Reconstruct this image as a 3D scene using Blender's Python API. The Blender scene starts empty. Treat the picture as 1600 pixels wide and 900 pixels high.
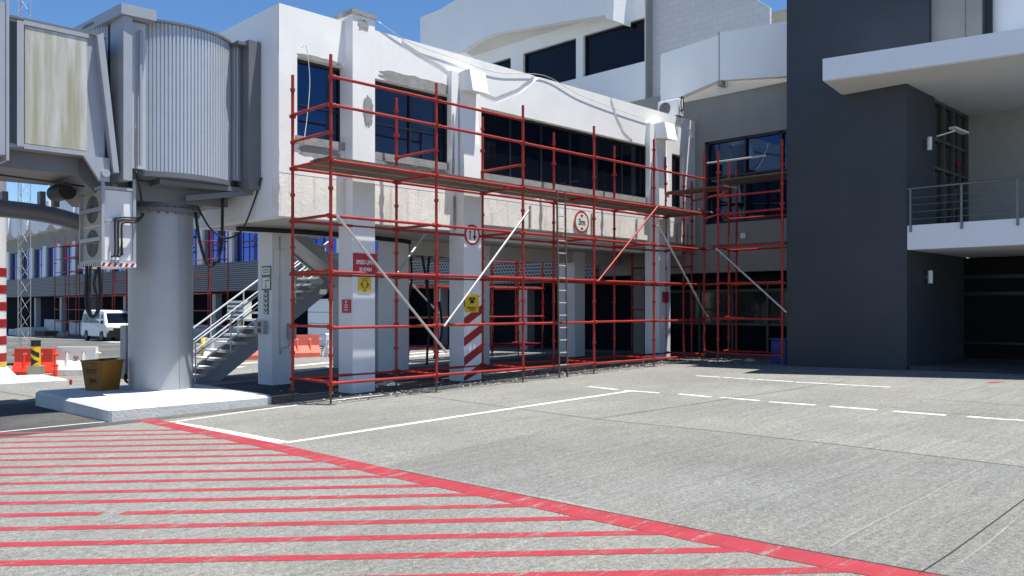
import bpy, math, random
from mathutils import Vector, Matrix
random.seed(7)
S = bpy.context.scene
COL = S.collection
R2 = math.sqrt(0.5)

# ------------------------------------------------------------ camera
HC, F, HY = 1.7, 1300.0, 478.5          # eye height, focal length and horizon row measured in the 1600x900 photo
cam = bpy.data.cameras.new('camera'); co = bpy.data.objects.new('camera', cam); COL.objects.link(co)
co.location = (0, 0, HC); co.rotation_euler = (math.radians(90), 0, math.radians(-45))
cam.sensor_width = 36; cam.lens = 36*F/1600; cam.shift_y = (HY-450)/1600
cam.clip_start = 0.05; cam.clip_end = 3000
S.camera = co
# ------------------------------------------------------------ light
TX, TY = 0.13, -0.21                    # horizontal components of the direction towards the sun (per metre of height)
sund = Vector((TX, TY, 1)).normalized()
elev = math.asin(sund.z); az = math.atan2(sund.x, sund.y)
w = bpy.data.worlds.new('World'); S.world = w; w.use_nodes = True
nt = w.node_tree; nt.nodes.clear()
sky = nt.nodes.new('ShaderNodeTexSky'); sky.sky_type = 'NISHITA'; sky.sun_disc = False
sky.sun_elevation = elev; sky.sun_rotation = az; sky.air_density = 1.0; sky.dust_density = 0.3; sky.ozone_density = 4.0; sky.altitude = 1500
bg = nt.nodes.new('ShaderNodeBackground'); bg.inputs[1].default_value = 0.092
wo = nt.nodes.new('ShaderNodeOutputWorld')
hs_ = nt.nodes.new('ShaderNodeHueSaturation'); hs_.inputs['Saturation'].default_value = 1.15; hs_.inputs['Value'].default_value = 1.0
nt.links.new(sky.outputs[0], hs_.inputs['Color']); nt.links.new(hs_.outputs[0], bg.inputs[0]); nt.links.new(bg.outputs[0], wo.inputs[0])
sl = bpy.data.lights.new('sun', 'SUN'); sl.energy = 5.0; sl.angle = math.radians(0.53); sl.color = (1, .95, .87)
so = bpy.data.objects.new('sun', sl); COL.objects.link(so); so.location = (0, 0, 50)
so.rotation_euler = (-sund).to_track_quat('-Z', 'Y').to_euler()
S.view_settings.view_transform = 'Standard'; S.view_settings.look = 'None'
S.view_settings.exposure = 0.78; S.view_settings.gamma = 1.0
S.render.engine = 'CYCLES'

# ------------------------------------------------------------ measuring helpers
def gz(x, y):                            # the apron falls gently away from the terminal
    return 0.018*max(-20, min(30, x)) - 0.0155*max(-20, min(90, y))
def ray(px, py):
    u = (px-800)/F; v = (HY-py)/F
    return Vector((R2*(1+u), R2*(1-u), v))
def on_y(px, py, Y):
    r = ray(px, py); t = Y/r.y; return Vector((r.x*t, Y, HC+r.z*t))
def on_x(px, py, X):
    r = ray(px, py); t = X/r.x; return Vector((X, r.y*t, HC+r.z*t))
def on_g(px, py, dz=0.0):
    r = ray(px, py); t = (HC-dz)/(-r.z+0.018*r.x-0.0155*r.y)
    return Vector((r.x*t, r.y*t, HC+r.z*t))

# ------------------------------------------------------------ object helpers
ORG = {}
def props(o, label=None, cat=None, group=None, kind=None):
    if label: o['label'] = label
    if cat: o['category'] = cat
    if group: o['group'] = group
    if kind: o['kind'] = kind
    return o
def thing(name, label, cat, loc, group=None, rz=0):
    o = bpy.data.objects.new(name, None); COL.objects.link(o); o.location = loc
    o.empty_display_size = .2; ORG[o.name] = Vector(loc)
    if rz: o.rotation_euler.z = rz
    return props(o, label, cat, group)
class MB:
    def __init__(s): s.v = []; s.f = []; s.sm = []; s.M = None
    def add(s, vs, fs, smooth=False):
        b = len(s.v)
        for p in vs:
            p = Vector(p)
            if s.M is not None: p = s.M @ p
            s.v.append(p)
        for f in fs: s.f.append([b+i for i in f]); s.sm.append(smooth)
        return s
    def box(s, x0, x1, y0, y1, z0, z1):
        return s.add([(x0,y0,z0),(x1,y0,z0),(x1,y1,z0),(x0,y1,z0),(x0,y0,z1),(x1,y0,z1),(x1,y1,z1),(x0,y1,z1)],
                     [(0,3,2,1),(4,5,6,7),(0,1,5,4),(1,2,6,5),(2,3,7,6),(3,0,4,7)])
    def bbox(s, x0, x1, y0, y1, z0, z1, b=.02):     # box with chamfered vertical and top edges
        def ring(i, z): return [(x0+i+b*0,y0+i,z),(x1-i,y0+i,z),(x1-i,y1-i,z),(x0+i,y1-i,z)]
        pts = []
        def oct_(i, z):
            a, c, d, e = x0+i, x1-i, y0+i, y1-i; q = b
            return [(a+q,d,z),(c-q,d,z),(c,d+q,z),(c,e-q,z),(c-q,e,z),(a+q,e,z),(a,e-q,z),(a,d+q,z)]
        L = [oct_(0,z0), oct_(0,z1-b), oct_(b,z1)]
        for l in L: pts += l
        fs = [tuple(range(7,-1,-1)), tuple(range(16,24))]
        for k in (0,1):
            for i in range(8): fs.append((k*8+i, k*8+(i+1)%8, k*8+8+(i+1)%8, k*8+8+i))
        return s.add(pts, fs)
    def prism(s, poly, axis, a, b):      # poly: list of 2-D points in the plane across axis
        def mk(p, t):
            return {'x': (t,p[0],p[1]), 'y': (p[0],t,p[1]), 'z': (p[0],p[1],t)}[axis]
        n = len(poly)
        return s.add([mk(p,a) for p in poly]+[mk(p,b) for p in poly],
                     [tuple(range(n-1,-1,-1)), tuple(range(n,2*n))]+[(i,(i+1)%n,n+(i+1)%n,n+i) for i in range(n)])
    def cyl(s, p, q, r, r2=None, n=12, caps=True, smooth=True):
        p, q = Vector(p), Vector(q); r2 = r if r2 is None else r2
        d = (q-p).normalized(); a = Vector((0,0,1)) if abs(d.z) < .9 else Vector((1,0,0))
        e = d.cross(a).normalized(); g = d.cross(e)
        vs = []
        for c, rr in ((p,r),(q,r2)):
            for i in range(n):
                t = 2*math.pi*i/n; vs.append(c+e*math.cos(t)*rr+g*math.sin(t)*rr)
        s.add(vs, [(i,(i+1)%n,n+(i+1)%n,n+i) for i in range(n)], smooth)
        if caps:
            s.add(vs, [tuple(range(n-1,-1,-1)), tuple(range(n,2*n))])
        return s
    def path(s, pts, r, n=8):
        pts = [Vector(p) for p in pts]
        if 3 <= len(pts) <= 12:          # soften the bends
            P_ = [pts[0]*2-pts[1]]+pts+[pts[-1]*2-pts[-2]]; out = []
            for i in range(1, len(P_)-2):
                for k in range(5):
                    t_ = k/5; a, b_, c, d_ = P_[i-1:i+3]
                    out.append(.5*((2*b_)+(c-a)*t_+(2*a-5*b_+4*c-d_)*t_*t_+(3*b_-a-3*c+d_)*t_**3))
            pts = out+[pts[-1]]
        rings = []; vs = []; up = None
        for i, p in enumerate(pts):
            d = (pts[min(i+1,len(pts)-1)]-pts[max(i-1,0)]).normalized()
            if up is None:
                a = Vector((0,0,1)) if abs(d.z) < .9 else Vector((1,0,0)); e = d.cross(a).normalized()
            else: e = (up-d*up.dot(d)).normalized()
            up = e; g = d.cross(e)
            for k in range(n):
                t = 2*math.pi*k/n; vs.append(p+e*math.cos(t)*r+g*math.sin(t)*r)
        fs = []
        for i in range(len(pts)-1):
            for k in range(n): fs.append((i*n+k, i*n+(k+1)%n, (i+1)*n+(k+1)%n, (i+1)*n+k))
        m = len(pts)-1
        s.add(vs, fs+[tuple(range(n-1,-1,-1)), tuple(m*n+k for k in range(n))], True)
        return s
    def bar(s, p, q, w_, h):             # rectangular bar between two points
        p, q = Vector(p), Vector(q); d = (q-p).normalized()
        a = Vector((0,0,1)) if abs(d.z) < .95 else Vector((0,1,0))
        e = d.cross(a).normalized()*w_/2; g = e.cross(d).normalized()*h/2
        vs = [p-e-g,p+e-g,p+e+g,p-e+g,q-e-g,q+e-g,q+e+g,q-e+g]
        return s.add(vs, [(0,1,2,3),(7,6,5,4),(0,4,5,1),(1,5,6,2),(2,6,7,3),(3,7,4,0)])
    def wall(s, axis, c0, c1, u0, u1, z0, z1, holes=()):   # slab with rectangular openings; axis = normal
        us = sorted({u0,u1,*[h[0] for h in holes],*[h[1] for h in holes]})
        zs = sorted({z0,z1,*[h[2] for h in holes],*[h[3] for h in holes]})
        us = [u for u in us if u0 <= u <= u1]; zs = [z for z in zs if z0 <= z <= z1]
        def solid(i, j):
            if i < 0 or j < 0 or i >= len(us)-1 or j >= len(zs)-1: return False
            u = (us[i]+us[i+1])/2; z = (zs[j]+zs[j+1])/2
            return not any(h[0] < u < h[1] and h[2] < z < h[3] for h in holes)
        def P(u, c, z): return (c,u,z) if axis == 'x' else (u,c,z)
        for i in range(len(us)-1):
            for j in range(len(zs)-1):
                if not solid(i,j): continue
                a, b, c, d = us[i], us[i+1], zs[j], zs[j+1]
                s.add([P(a,c0,c),P(b,c0,c),P(b,c0,d),P(a,c0,d)], [(0,1,2,3)])
                s.add([P(a,c1,c),P(b,c1,c),P(b,c1,d),P(a,c1,d)], [(3,2,1,0)])
                if not solid(i-1,j): s.add([P(a,c0,c),P(a,c1,c),P(a,c1,d),P(a,c0,d)], [(0,1,2,3)])
                if not solid(i+1,j): s.add([P(b,c0,c),P(b,c1,c),P(b,c1,d),P(b,c0,d)], [(3,2,1,0)])
                if not solid(i,j-1): s.add([P(a,c0,c),P(b,c0,c),P(b,c1,c),P(a,c1,c)], [(3,2,1,0)])
                if not solid(i,j+1): s.add([P(a,c0,d),P(b,c0,d),P(b,c1,d),P(a,c1,d)], [(0,1,2,3)])
        return s
    def build(s, name, mat, parent=None, label=None, cat=None, group=None, kind=None, loc=None):
        me = bpy.data.meshes.new(name)
        if parent is not None: off = ORG[parent.name]
        elif loc is not None: off = Vector(loc)
        elif kind == 'structure': off = Vector((0,0,0))
        else:
            xs = [p.x for p in s.v]; ys = [p.y for p in s.v]; zs = [p.z for p in s.v]
            off = Vector(((min(xs)+max(xs))/2,(min(ys)+max(ys))/2,min(zs)))
        me.from_pydata([tuple(p-off) for p in s.v], [], s.f)
        me.validate()
        if len(me.polygons) == len(s.sm):
            me.polygons.foreach_set('use_smooth', s.sm)
        me.materials.append(mat); me.update()
        o = bpy.data.objects.new(name, me); COL.objects.link(o)
        if parent is not None: o.parent = parent
        else: o.location = off
        ORG[o.name] = off
        return props(o, label, cat, group, kind)
def copy_tree(o, parent=None):
    c = o.copy(); COL.objects.link(c); c.parent = parent
    ORG[c.name] = ORG[o.name]
    for ch in list(o.children): copy_tree(ch, c)
    return c
def dup(root, loc, rz=None, label=None, group=None):
    c = copy_tree(root); c.location = loc
    if rz is not None: c.rotation_euler.z = rz
    if label: c['label'] = label
    if group: c['group'] = group
    return c
def text_mb(mb, body, org, right, up, height, width=None, depth=.002):
    """lettering centred on org in the plane spanned by right/up"""
    cu = bpy.data.curves.new('lettering_curve', 'FONT'); cu.body = body; cu.size = 1.0
    cu.align_x = 'CENTER'; cu.align_y = 'CENTER'; cu.offset = .03
    ob = bpy.data.objects.new('lettering_curve', cu); COL.objects.link(ob)
    dg = bpy.context.evaluated_depsgraph_get(); dg.update()
    me = bpy.data.meshes.new_from_object(ob.evaluated_get(dg))
    vs = [v.co.copy() for v in me.vertices]; fs = [tuple(p.vertices) for p in me.polygons]
    bpy.data.objects.remove(ob); bpy.data.curves.remove(cu); bpy.data.meshes.remove(me)
    if not vs: return
    x0, x1 = min(v.x for v in vs), max(v.x for v in vs); y0, y1 = min(v.y for v in vs), max(v.y for v in vs)
    sy = height/(y1-y0); sx = sy if width is None else width/(x1-x0)
    right, up = Vector(right).normalized(), Vector(up).normalized(); nrm = right.cross(up)
    mb.add([Vector(org)+right*(v.x-(x0+x1)/2)*sx+up*(v.y-(y0+y1)/2)*sy+nrm*depth for v in vs], fs)

# ------------------------------------------------------------ materials
def newmat(name):
    m = bpy.data.materials.new(name); m.use_nodes = True; n = m.node_tree
    return m, n, n.nodes['Principled BSDF']
def pos(n, scale=(1,1,1)):
    g = n.nodes.new('ShaderNodeNewGeometry'); mp = n.nodes.new('ShaderNodeMapping')
    mp.inputs['Scale'].default_value = scale; n.links.new(g.outputs['Position'], mp.inputs[0]); return mp.outputs[0]
def noise(n, vec, scale, det=4, rough=.55, dist=0):
    t = n.nodes.new('ShaderNodeTexNoise'); t.inputs['Scale'].default_value = scale
    t.inputs['Detail'].default_value = det; t.inputs['Roughness'].default_value = rough
    t.inputs['Distortion'].default_value = dist
    n.links.new(vec, t.inputs['Vector']); return t.outputs['Fac']
def ramp(n, fac, a, b, lo=0.0, hi=1.0):
    r = n.nodes.new('ShaderNodeMapRange'); r.inputs['From Min'].default_value = a; r.inputs['From Max'].default_value = b
    r.inputs['To Min'].default_value = lo; r.inputs['To Max'].default_value = hi
    n.links.new(fac, r.inputs['Value']); return r.outputs['Result']
def mix(n, fac, a, b, mode='MIX'):
    x = n.nodes.new('ShaderNodeMix'); x.data_type = 'RGBA'; x.blend_type = mode
    for sock, v in ((x.inputs['Factor'], fac), (x.inputs[6], a), (x.inputs[7], b)):
        if hasattr(v, 'is_linked') or hasattr(v, 'links'): n.links.new(v, sock)
        elif isinstance(v, (int, float)): sock.default_value = v
        else: sock.default_value = (*v, 1)
    return x.outputs[2]
def mul(n, col, fac):                    # colour times a grey factor socket
    x = n.nodes.new('ShaderNodeVectorMath'); x.operation = 'SCALE'
    if hasattr(col, 'links'): n.links.new(col, x.inputs[0])
    else: x.inputs[0].default_value = col
    n.links.new(fac, x.inputs['Scale']); return x.outputs[0]
def bump(n, b, h, strength, dist):
    x = n.nodes.new('ShaderNodeBump'); x.inputs['Strength'].default_value = strength; x.inputs['Distance'].default_value = dist
    n.links.new(h, x.inputs['Height']); n.links.new(x.outputs[0], b.inputs['Normal'])
def simple(name, col, rough=.6, metal=0, var=.12, scale=3, bmp=0, spec=.5, streak=0, dirt=None, dirtamt=.0):
    m, n, b = newmat(name); v = pos(n)
    c = mul(n, col, ramp(n, noise(n, v, scale, 6, .65), .25, .75, 1-var, 1+var*.6))
    if streak:
        sv = pos(n, (5, 5, .45)); c = mix(n, ramp(n, noise(n, sv, 1.3, 5, .6), .52, .8, 0, streak), c, dirt or tuple(k*.45 for k in col))
    if dirtamt:
        c = mix(n, ramp(n, noise(n, v, scale*4, 6, .7), .56, .75, 0, dirtamt), c, dirt or tuple(k*.4 for k in col))
    n.links.new(c, b.inputs['Base Color']); b.inputs['Roughness'].default_value = rough; b.inputs['Metallic'].default_value = metal
    b.inputs['Specular IOR Level'].default_value = spec
    if bmp: bump(n, b, noise(n, v, 28, 5, .6), bmp, .02)
    return m
def concrete_col(n, base=(.222,.226,.212)):
    v = pos(n)
    big = noise(n, v, .35, 5, .6); st = noise(n, pos(n, (.55, 11, 1)), 1.1, 6, .7, .3)
    st2 = noise(n, pos(n, (.25, 38, 1)), 1.0, 3, .6); fine = noise(n, v, 62, 5, .85); pit = noise(n, v, 110, 3, .6)
    f = n.nodes.new('ShaderNodeMath'); f.operation = 'MULTIPLY'
    n.links.new(ramp(n, big, .3, .7, .84, 1.12), f.inputs[0]); n.links.new(ramp(n, st, .3, .7, .84, 1.14), f.inputs[1])
    g = n.nodes.new('ShaderNodeMath'); g.operation = 'MULTIPLY'
    n.links.new(f.outputs[0], g.inputs[0]); n.links.new(ramp(n, fine, .32, .68, .52, 1.42), g.inputs[1])
    g2 = n.nodes.new('ShaderNodeMath'); g2.operation = 'MULTIPLY'
    n.links.new(g.outputs[0], g2.inputs[0]); n.links.new(ramp(n, pit, .34, .5, .45, 1.04), g2.inputs[1])
    g3 = n.nodes.new('ShaderNodeMath'); g3.operation = 'MULTIPLY'
    n.links.new(g2.outputs[0], g3.inputs[0]); n.links.new(ramp(n, noise(n, v, 24, 4, .75), .35, .65, .72, 1.26), g3.inputs[1])
    c = mul(n, base, g3.outputs[0])
    c = mix(n, ramp(n, noise(n, v, .22, 4, .6), .45, .62, 0, .35), c, mul(n, (.245,.238,.205), g3.outputs[0]))
    c = mix(n, ramp(n, st2, .60, .76, 0, .22), c, (.38,.37,.34))
    sp = noise(n, v, 1.6, 5, .75)
    c = mix(n, ramp(n, sp, .60, .70, 0, .35), c, (.11,.11,.105))
    return c, fine
def concrete(name, base=(.222,.226,.212), dark=1.0):
    m, n, b = newmat(name); c, h = concrete_col(n, tuple(k*dark for k in base))
    n.links.new(c, b.inputs['Base Color']); b.inputs['Roughness'].default_value = .9; b.inputs['Specular IOR Level'].default_value = .25
    bump(n, b, h, .5, .012); return m
def roadpaint(name, col, wear=.585):
    m, n, b = newmat(name); c, h = concrete_col(n); v = pos(n)
    p = mul(n, col, ramp(n, noise(n, v, 6, 5, .6), .3, .7, .85, 1.1))
    w1 = noise(n, pos(n, (.8, 6, 1)), 1.6, 8, .8)
    w2 = noise(n, v, 60, 3, .6)
    a = n.nodes.new('ShaderNodeMath'); a.operation = 'MULTIPLY_ADD'; n.links.new(w2, a.inputs[0]); a.inputs[1].default_value = .35; n.links.new(w1, a.inputs[2])
    c = mix(n, ramp(n, a.outputs[0], wear+.14, wear+.24, 0, .85), p, c)
    n.links.new(c, b.inputs['Base Color']); b.inputs['Roughness'].default_value = .75
    bump(n, b, h, .35, .01); return m

M = {}
M['apron'] = concrete('apron_concrete')
M['patch'] = concrete('smooth_concrete', (.193,.198,.188))
M['asphalt'] = concrete('asphalt', (.062,.064,.067))
M['road'] = concrete('far_road', (.11,.113,.116))
M['red_line'] = roadpaint('red_line_paint', (.30,.021,.034))
M['white_line'] = roadpaint('white_line_paint', (.62,.62,.60), .56)
M['worn_line'] = roadpaint('worn_white_paint', (.5,.5,.48), .36)
M['yellow_line'] = roadpaint('yellow_line_paint', (.55,.48,.08), .5)
M['joint'] = simple('joint_sealant', (.03,.03,.03), .9)
M['crack'] = roadpaint('mortar_repair', (.34,.34,.32), .36)
def white_wall():
    m, n, b = newmat('white_plaster'); v = pos(n)
    c = mul(n, (.88,.87,.84), ramp(n, noise(n, v, 1.2, 6, .6), .3, .7, .93, 1.03))
    c = mix(n, ramp(n, noise(n, v, 11, 7, .8), .60, .72, 0, .55), c, (.42,.41,.38))
    c = mix(n, ramp(n, noise(n, pos(n, (6,6,.4)), 1.1, 6, .65), .60, .80, 0, .35), c, (.45,.44,.42))
    n.links.new(c, b.inputs['Base Color']); b.inputs['Roughness'].default_value = .75
    bump(n, b, noise(n, v, 9, 8, .7), .10, .02); return m
def dirty_band():
    m, n, b = newmat('dirty_white_plaster'); v = pos(n)
    c = mul(n, (.84,.82,.78), ramp(n, noise(n, v, 2.2, 6, .6), .3, .7, .85, 1.08))
    c = mix(n, ramp(n, noise(n, pos(n, (9,9,.5)), 1.2, 6, .7), .54, .68, 0, .55), c, (.30,.29,.27))
    c = mix(n, ramp(n, noise(n, v, 22, 6, .8), .58, .68, 0, .8), c, (.25,.24,.22))
    n.links.new(c, b.inputs['Base Color']); b.inputs['Roughness'].default_value = .85
    bump(n, b, noise(n, v, 14, 8, .7), .35, .02); return m
M['white'] = white_wall(); M['band'] = dirty_band()
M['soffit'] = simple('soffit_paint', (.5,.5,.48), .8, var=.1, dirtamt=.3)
M['cement'] = simple('raw_cement', (.34,.33,.31), .95, var=.3, scale=6, bmp=.5, dirtamt=.4)
M['pillar'] = simple('pillar_paint', (.74,.76,.79), .55, var=.05, bmp=.12, dirtamt=.12, dirt=(.4,.39,.37))
M['upper_white'] = simple('upper_white_paint', (.82,.84,.85), .7, var=.05, scale=.6, streak=.12, dirt=(.5,.5,.48))
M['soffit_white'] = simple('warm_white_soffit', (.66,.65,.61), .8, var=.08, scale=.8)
M['greywall'] = simple('grey_plaster', (.27,.275,.262), .8, var=.1, scale=1, streak=.35, dirt=(.18,.18,.17))
def brickwall():
    m, n, b = newmat('painted_blockwork')
    t = n.nodes.new('ShaderNodeTexBrick'); t.inputs['Scale'].default_value = 1
    t.inputs['Brick Width'].default_value = .45; t.inputs['Row Height'].default_value = .22; t.inputs['Mortar Size'].default_value = .012
    t.inputs['Color1'].default_value = (.56,.57,.59,1); t.inputs['Color2'].default_value = (.60,.61,.62,1); t.inputs['Mortar'].default_value = (.50,.51,.52,1)
    g = n.nodes.new('ShaderNodeNewGeometry'); sp = n.nodes.new('ShaderNodeSeparateXYZ'); cb = n.nodes.new('ShaderNodeCombineXYZ')
    ad = n.nodes.new('ShaderNodeMath'); n.links.new(g.outputs['Position'], sp.inputs[0])
    n.links.new(sp.outputs[0], ad.inputs[0]); n.links.new(sp.outputs[1], ad.inputs[1])
    n.links.new(ad.outputs[0], cb.inputs[0]); n.links.new(sp.outputs[2], cb.inputs[1]); n.links.new(cb.outputs[0], t.inputs['Vector'])
    c = mix(n, ramp(n, noise(n, pos(n, (1,1,4)), 5, 5, .6), .62, .72, 0, .6), t.outputs['Color'], (.36,.37,.38))
    n.links.new(c, b.inputs['Base Color']); b.inputs['Roughness'].default_value = .8
    bump(n, b, t.outputs['Fac'], -.4, .01); return m
M['block'] = brickwall()
M['navy'] = simple('dark_slate_paint', (.037,.046,.058), .6, streak=.3, var=.2, scale=.5, bmp=.08, dirtamt=.15, dirt=(.06,.07,.09))
M['slab_white'] = simple('white_slab_paint', (.78,.80,.84), .6, var=.03)
M['darkroom'] = simple('shade_dark_interior', (.014,.015,.017), .95, spec=.05)  # near black: shade of recess and undercroft put into the colour
M['balcwall'] = simple('balcony_grey', (.34,.34,.32), .8)
M['bluedark'] = simple('shade_blue_panel', (.007,.010,.018), .9, spec=.1)  # undercroft shade put into the wall colour
def glass(name, col, metal, rough=.03, spec=.5):
    m, n, b = newmat(name); b.inputs['Base Color'].default_value = (*col, 1); b.inputs['Metallic'].default_value = metal
    b.inputs['Roughness'].default_value = rough; b.inputs['Specular IOR Level'].default_value = spec
    bump(n, b, noise(n, pos(n), .9, 2, .5), .06, .05); return m
M['glass'] = glass('tinted_glass', (.004,.006,.012), 0, .03, .30)
M['glass_left'] = glass('navy_reflective_glass', (.026,.055,.115), .85)
M['blue_glass'] = glass('blue_reflective_glass', (.035,.07,.42), .85, .05)
M['grey_glass'] = glass('grey_glass', (.03,.035,.035), .2, .08)
M['frame_dark'] = simple('dark_aluminium', (.02,.023,.03), .4, metal=.3)
M['frame_grey'] = simple('grey_aluminium', (.10,.105,.105), .5, metal=.3)
def redsteel():
    m, n, b = newmat('red_scaffold_paint'); v = pos(n)
    c = mul(n, (.35,.020,.012), ramp(n, noise(n, v, 5, 5, .6), .3, .7, .70, 1.15))
    c = mix(n, ramp(n, noise(n, v, 23, 5, .75), .60, .68, 0, .8), c, (.13,.05,.03))
    c = mix(n, ramp(n, noise(n, v, 14, 6, .8), .655, .70, 0, .8), c, (.55,.50,.46))
    n.links.new(c, b.inputs['Base Color']); b.inputs['Roughness'].default_value = .5; return m
M['red'] = redsteel()
M['rust'] = simple('rusty_jack', (.16,.12,.10), .7, metal=.4, dirtamt=.5)
M['galv'] = simple('galvanised_tube', (.55,.55,.53), .45, metal=.55, var=.2, scale=8, dirtamt=.3)
M['wood'] = simple('weathered_plank', (.12,.095,.075), .9, var=.4, scale=4, dirtamt=.4, dirt=(.32,.29,.25), bmp=.3)
M['bridge'] = simple('bridge_grey_paint', (.36,.385,.42), .42, metal=.1, var=.08, streak=.25, dirt=(.22,.23,.24))
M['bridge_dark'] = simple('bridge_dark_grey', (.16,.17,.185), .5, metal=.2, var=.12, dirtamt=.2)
M['column'] = simple('column_grey_paint', (.36,.38,.41), .38, metal=.2, var=.07, dirtamt=.1)
M['slat'] = simple('grey_shutter_slats', (.50,.54,.59), .36, metal=.2, var=.06, streak=.22, dirt=(.32,.33,.34))
def panelmat():
    m, n, b = newmat('stained_tunnel_panel'); v = pos(n)
    c = mul(n, (.60,.62,.62), ramp(n, noise(n, v, 1.5, 5, .6), .3, .7, .9, 1.06))
    c = mix(n, ramp(n, noise(n, pos(n, (3.2,3.2,.22)), 1.1, 6, .6), .40, .62, 0, .85), c, (.30,.28,.16))
    c = mix(n, ramp(n, noise(n, pos(n, (9,9,.5)), 1.4, 6, .6), .60, .75, 0, .5), c, (.25,.17,.08))
    n.links.new(c, b.inputs['Base Color']); b.inputs['Roughness'].default_value = .45; return m
M['panel'] = panelmat(); M['waterstain'] = simple('water_stain', (.55,.54,.52), .85, var=.2)
M['black'] = simple('black_rubber', (.012,.012,.013), .6)
M['whitemetal'] = simple('white_enamel', (.78,.79,.78), .4, var=.05, dirtamt=.12)
M['beige'] = simple('beige_grille', (.40,.39,.34), .5, var=.1)
M['darkgrille'] = simple('dark_grille', (.05,.05,.048), .6)
M['signred'] = simple('sign_red', (.42,.015,.03), .4, var=.06)
M['signyellow'] = simple('sign_yellow', (.70,.47,.02), .4, var=.06)
M['signgreen'] = simple('sign_green', (.01,.13,.07), .4, var=.06)
M['signwhite'] = simple('sign_white', (.78,.78,.76), .4, var=.05)
M['signblack'] = simple('sign_black', (.012,.012,.012), .5, var=.05)
M['ringred'] = simple('sign_ring_red', (.45,.05,.05), .45, var=.1)
M['plinth'] = simple('painted_plinth', (.60,.61,.60), .8, var=.25, scale=1.6, bmp=.4, dirtamt=.8, dirt=(.33,.32,.29))
M['bin'] = simple('faded_orange_plastic', (.27,.115,.012), .55, var=.25, scale=4, dirtamt=.4, dirt=(.18,.09,.02))
M['barred'] = simple('red_plastic', (.78,.05,.02), .4, var=.08)
M['barsalmon'] = simple('sun_faded_red_plastic', (.72,.16,.11), .5, var=.12)
M['barwhite'] = simple('white_plastic', (.78,.80,.78), .45, var=.05)
M['concblock'] = simple('grey_block', (.24,.24,.20), .9, var=.15, bmp=.4)
M['pierred'] = simple('pier_red_paint', (.32,.008,.014), .5, var=.08)
M['pierorange'] = simple('pier_orange_paint', (.6,.1,.02), .5)
M['stair'] = simple('stair_grey_paint', (.36,.375,.39), .5, var=.06, dirtamt=.1)
M['tread'] = simple('stone_tread', (.60,.58,.54), .8, var=.15)
M['rail'] = simple('white_rail_paint', (.62,.64,.66), .35, metal=.3)
M['inox'] = simple('brushed_steel', (.17,.17,.17), .3, metal=.8)
M['bluebin'] = simple('blue_plastic', (.01,.03,.22), .45)
M['rubble'] = simple('rubble_grey', (.38,.37,.34), .95, var=.4, scale=9, bmp=.5)
M['rag'] = simple('pale_sacking', (.55,.54,.50), .95, var=.2)
M['tyre'] = simple('tyre_rubber', (.015,.015,.015), .8)
M['lamp'] = simple('lamp_lens', (.5,.5,.48), .15)
def screenmat():
    m, n, b = newmat('perforated_screen')
    g = n.nodes.new('ShaderNodeNewGeometry'); sp = n.nodes.new('ShaderNodeSeparateXYZ'); cb = n.nodes.new('ShaderNodeCombineXYZ')
    n.links.new(g.outputs['Position'], sp.inputs[0]); n.links.new(sp.outputs[1], cb.inputs[0]); n.links.new(sp.outputs[2], cb.inputs[1])
    t = n.nodes.new('ShaderNodeTexBrick'); t.inputs['Scale'].default_value = 1; t.inputs['Brick Width'].default_value = .17
    t.inputs['Row Height'].default_value = .12; t.inputs['Mortar Size'].default_value = .022; t.inputs['Mortar Smooth'].default_value = .3
    t.inputs['Color1'].default_value = (.05,.052,.055,1); t.inputs['Color2'].default_value = (.06,.062,.065,1); t.inputs['Mortar'].default_value = (.30,.31,.32,1)
    n.links.new(cb.outputs[0], t.inputs['Vector']); n.links.new(t.outputs['Color'], b.inputs['Base Color'])
    b.inputs['Roughness'].default_value = .7; return m
M['screen'] = screenmat()

# ============================================================ THE SETTING
def sheet(name, polys, mat, lift, kind='structure', label=None):
    mb = MB()
    for poly in polys:
        mb.add([(p[0], p[1], gz(p[0],p[1])+lift) for p in poly], [tuple(range(len(poly)))])
    return mb.build(name, mat, kind=kind, label=label)
g = MB(); gx = [-500,-20,0,10,20,30,500]; gy = [-500,-20,0,20,40,90,500]
vs = [(x,y,gz(x,y)) for y in gy for x in gx]; n = len(gx)
g.add(vs, [(j*n+i,j*n+i+1,(j+1)*n+i+1,(j+1)*n+i) for j in range(len(gy)-1) for i in range(n-1)])
g.build('ground', M['apron'], kind='structure')
def G(px, py): p = on_g(px, py); return (p.x, p.y)
# asphalt round the bridge foot and under the concourse
a0, a1 = G(0,678), G(640,612)
sheet('asphalt_apron', [[(-6, 12.95), (4.4,13.35), (7.6,13.2), (9.3,13.05), (22.3,13.15), (22.3,18.8), (-6,18.2)]], M['asphalt'], .0012)
sheet('service_road', [[(-40,33),(19.2,33),(19.2,89),(-40,89)]], M['road'], .0016)
sheet('concrete_patch', [[G(600,727), G(930,655), G(1100,672), G(1300,694), G(1600,730), G(1800,756), G(2000,960), G(1560,917), G(1430,892), G(1160,840), G(1000,806), G(820,769)]], M['patch'], .0008)
def strip(pts, w_):                      # quad strip of width w_ along ground points
    out = []
    for (p, q) in zip(pts[:-1], pts[1:]):
        d = Vector((q[0]-p[0], q[1]-p[1])); d.normalize(); nn = Vector((-d.y, d.x))*w_/2
        out.append([(p[0]-nn.x,p[1]-nn.y),(q[0]-nn.x,q[1]-nn.y),(q[0]+nn.x,q[1]+nn.y),(p[0]+nn.x,p[1]+nn.y)])
    return out
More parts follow.
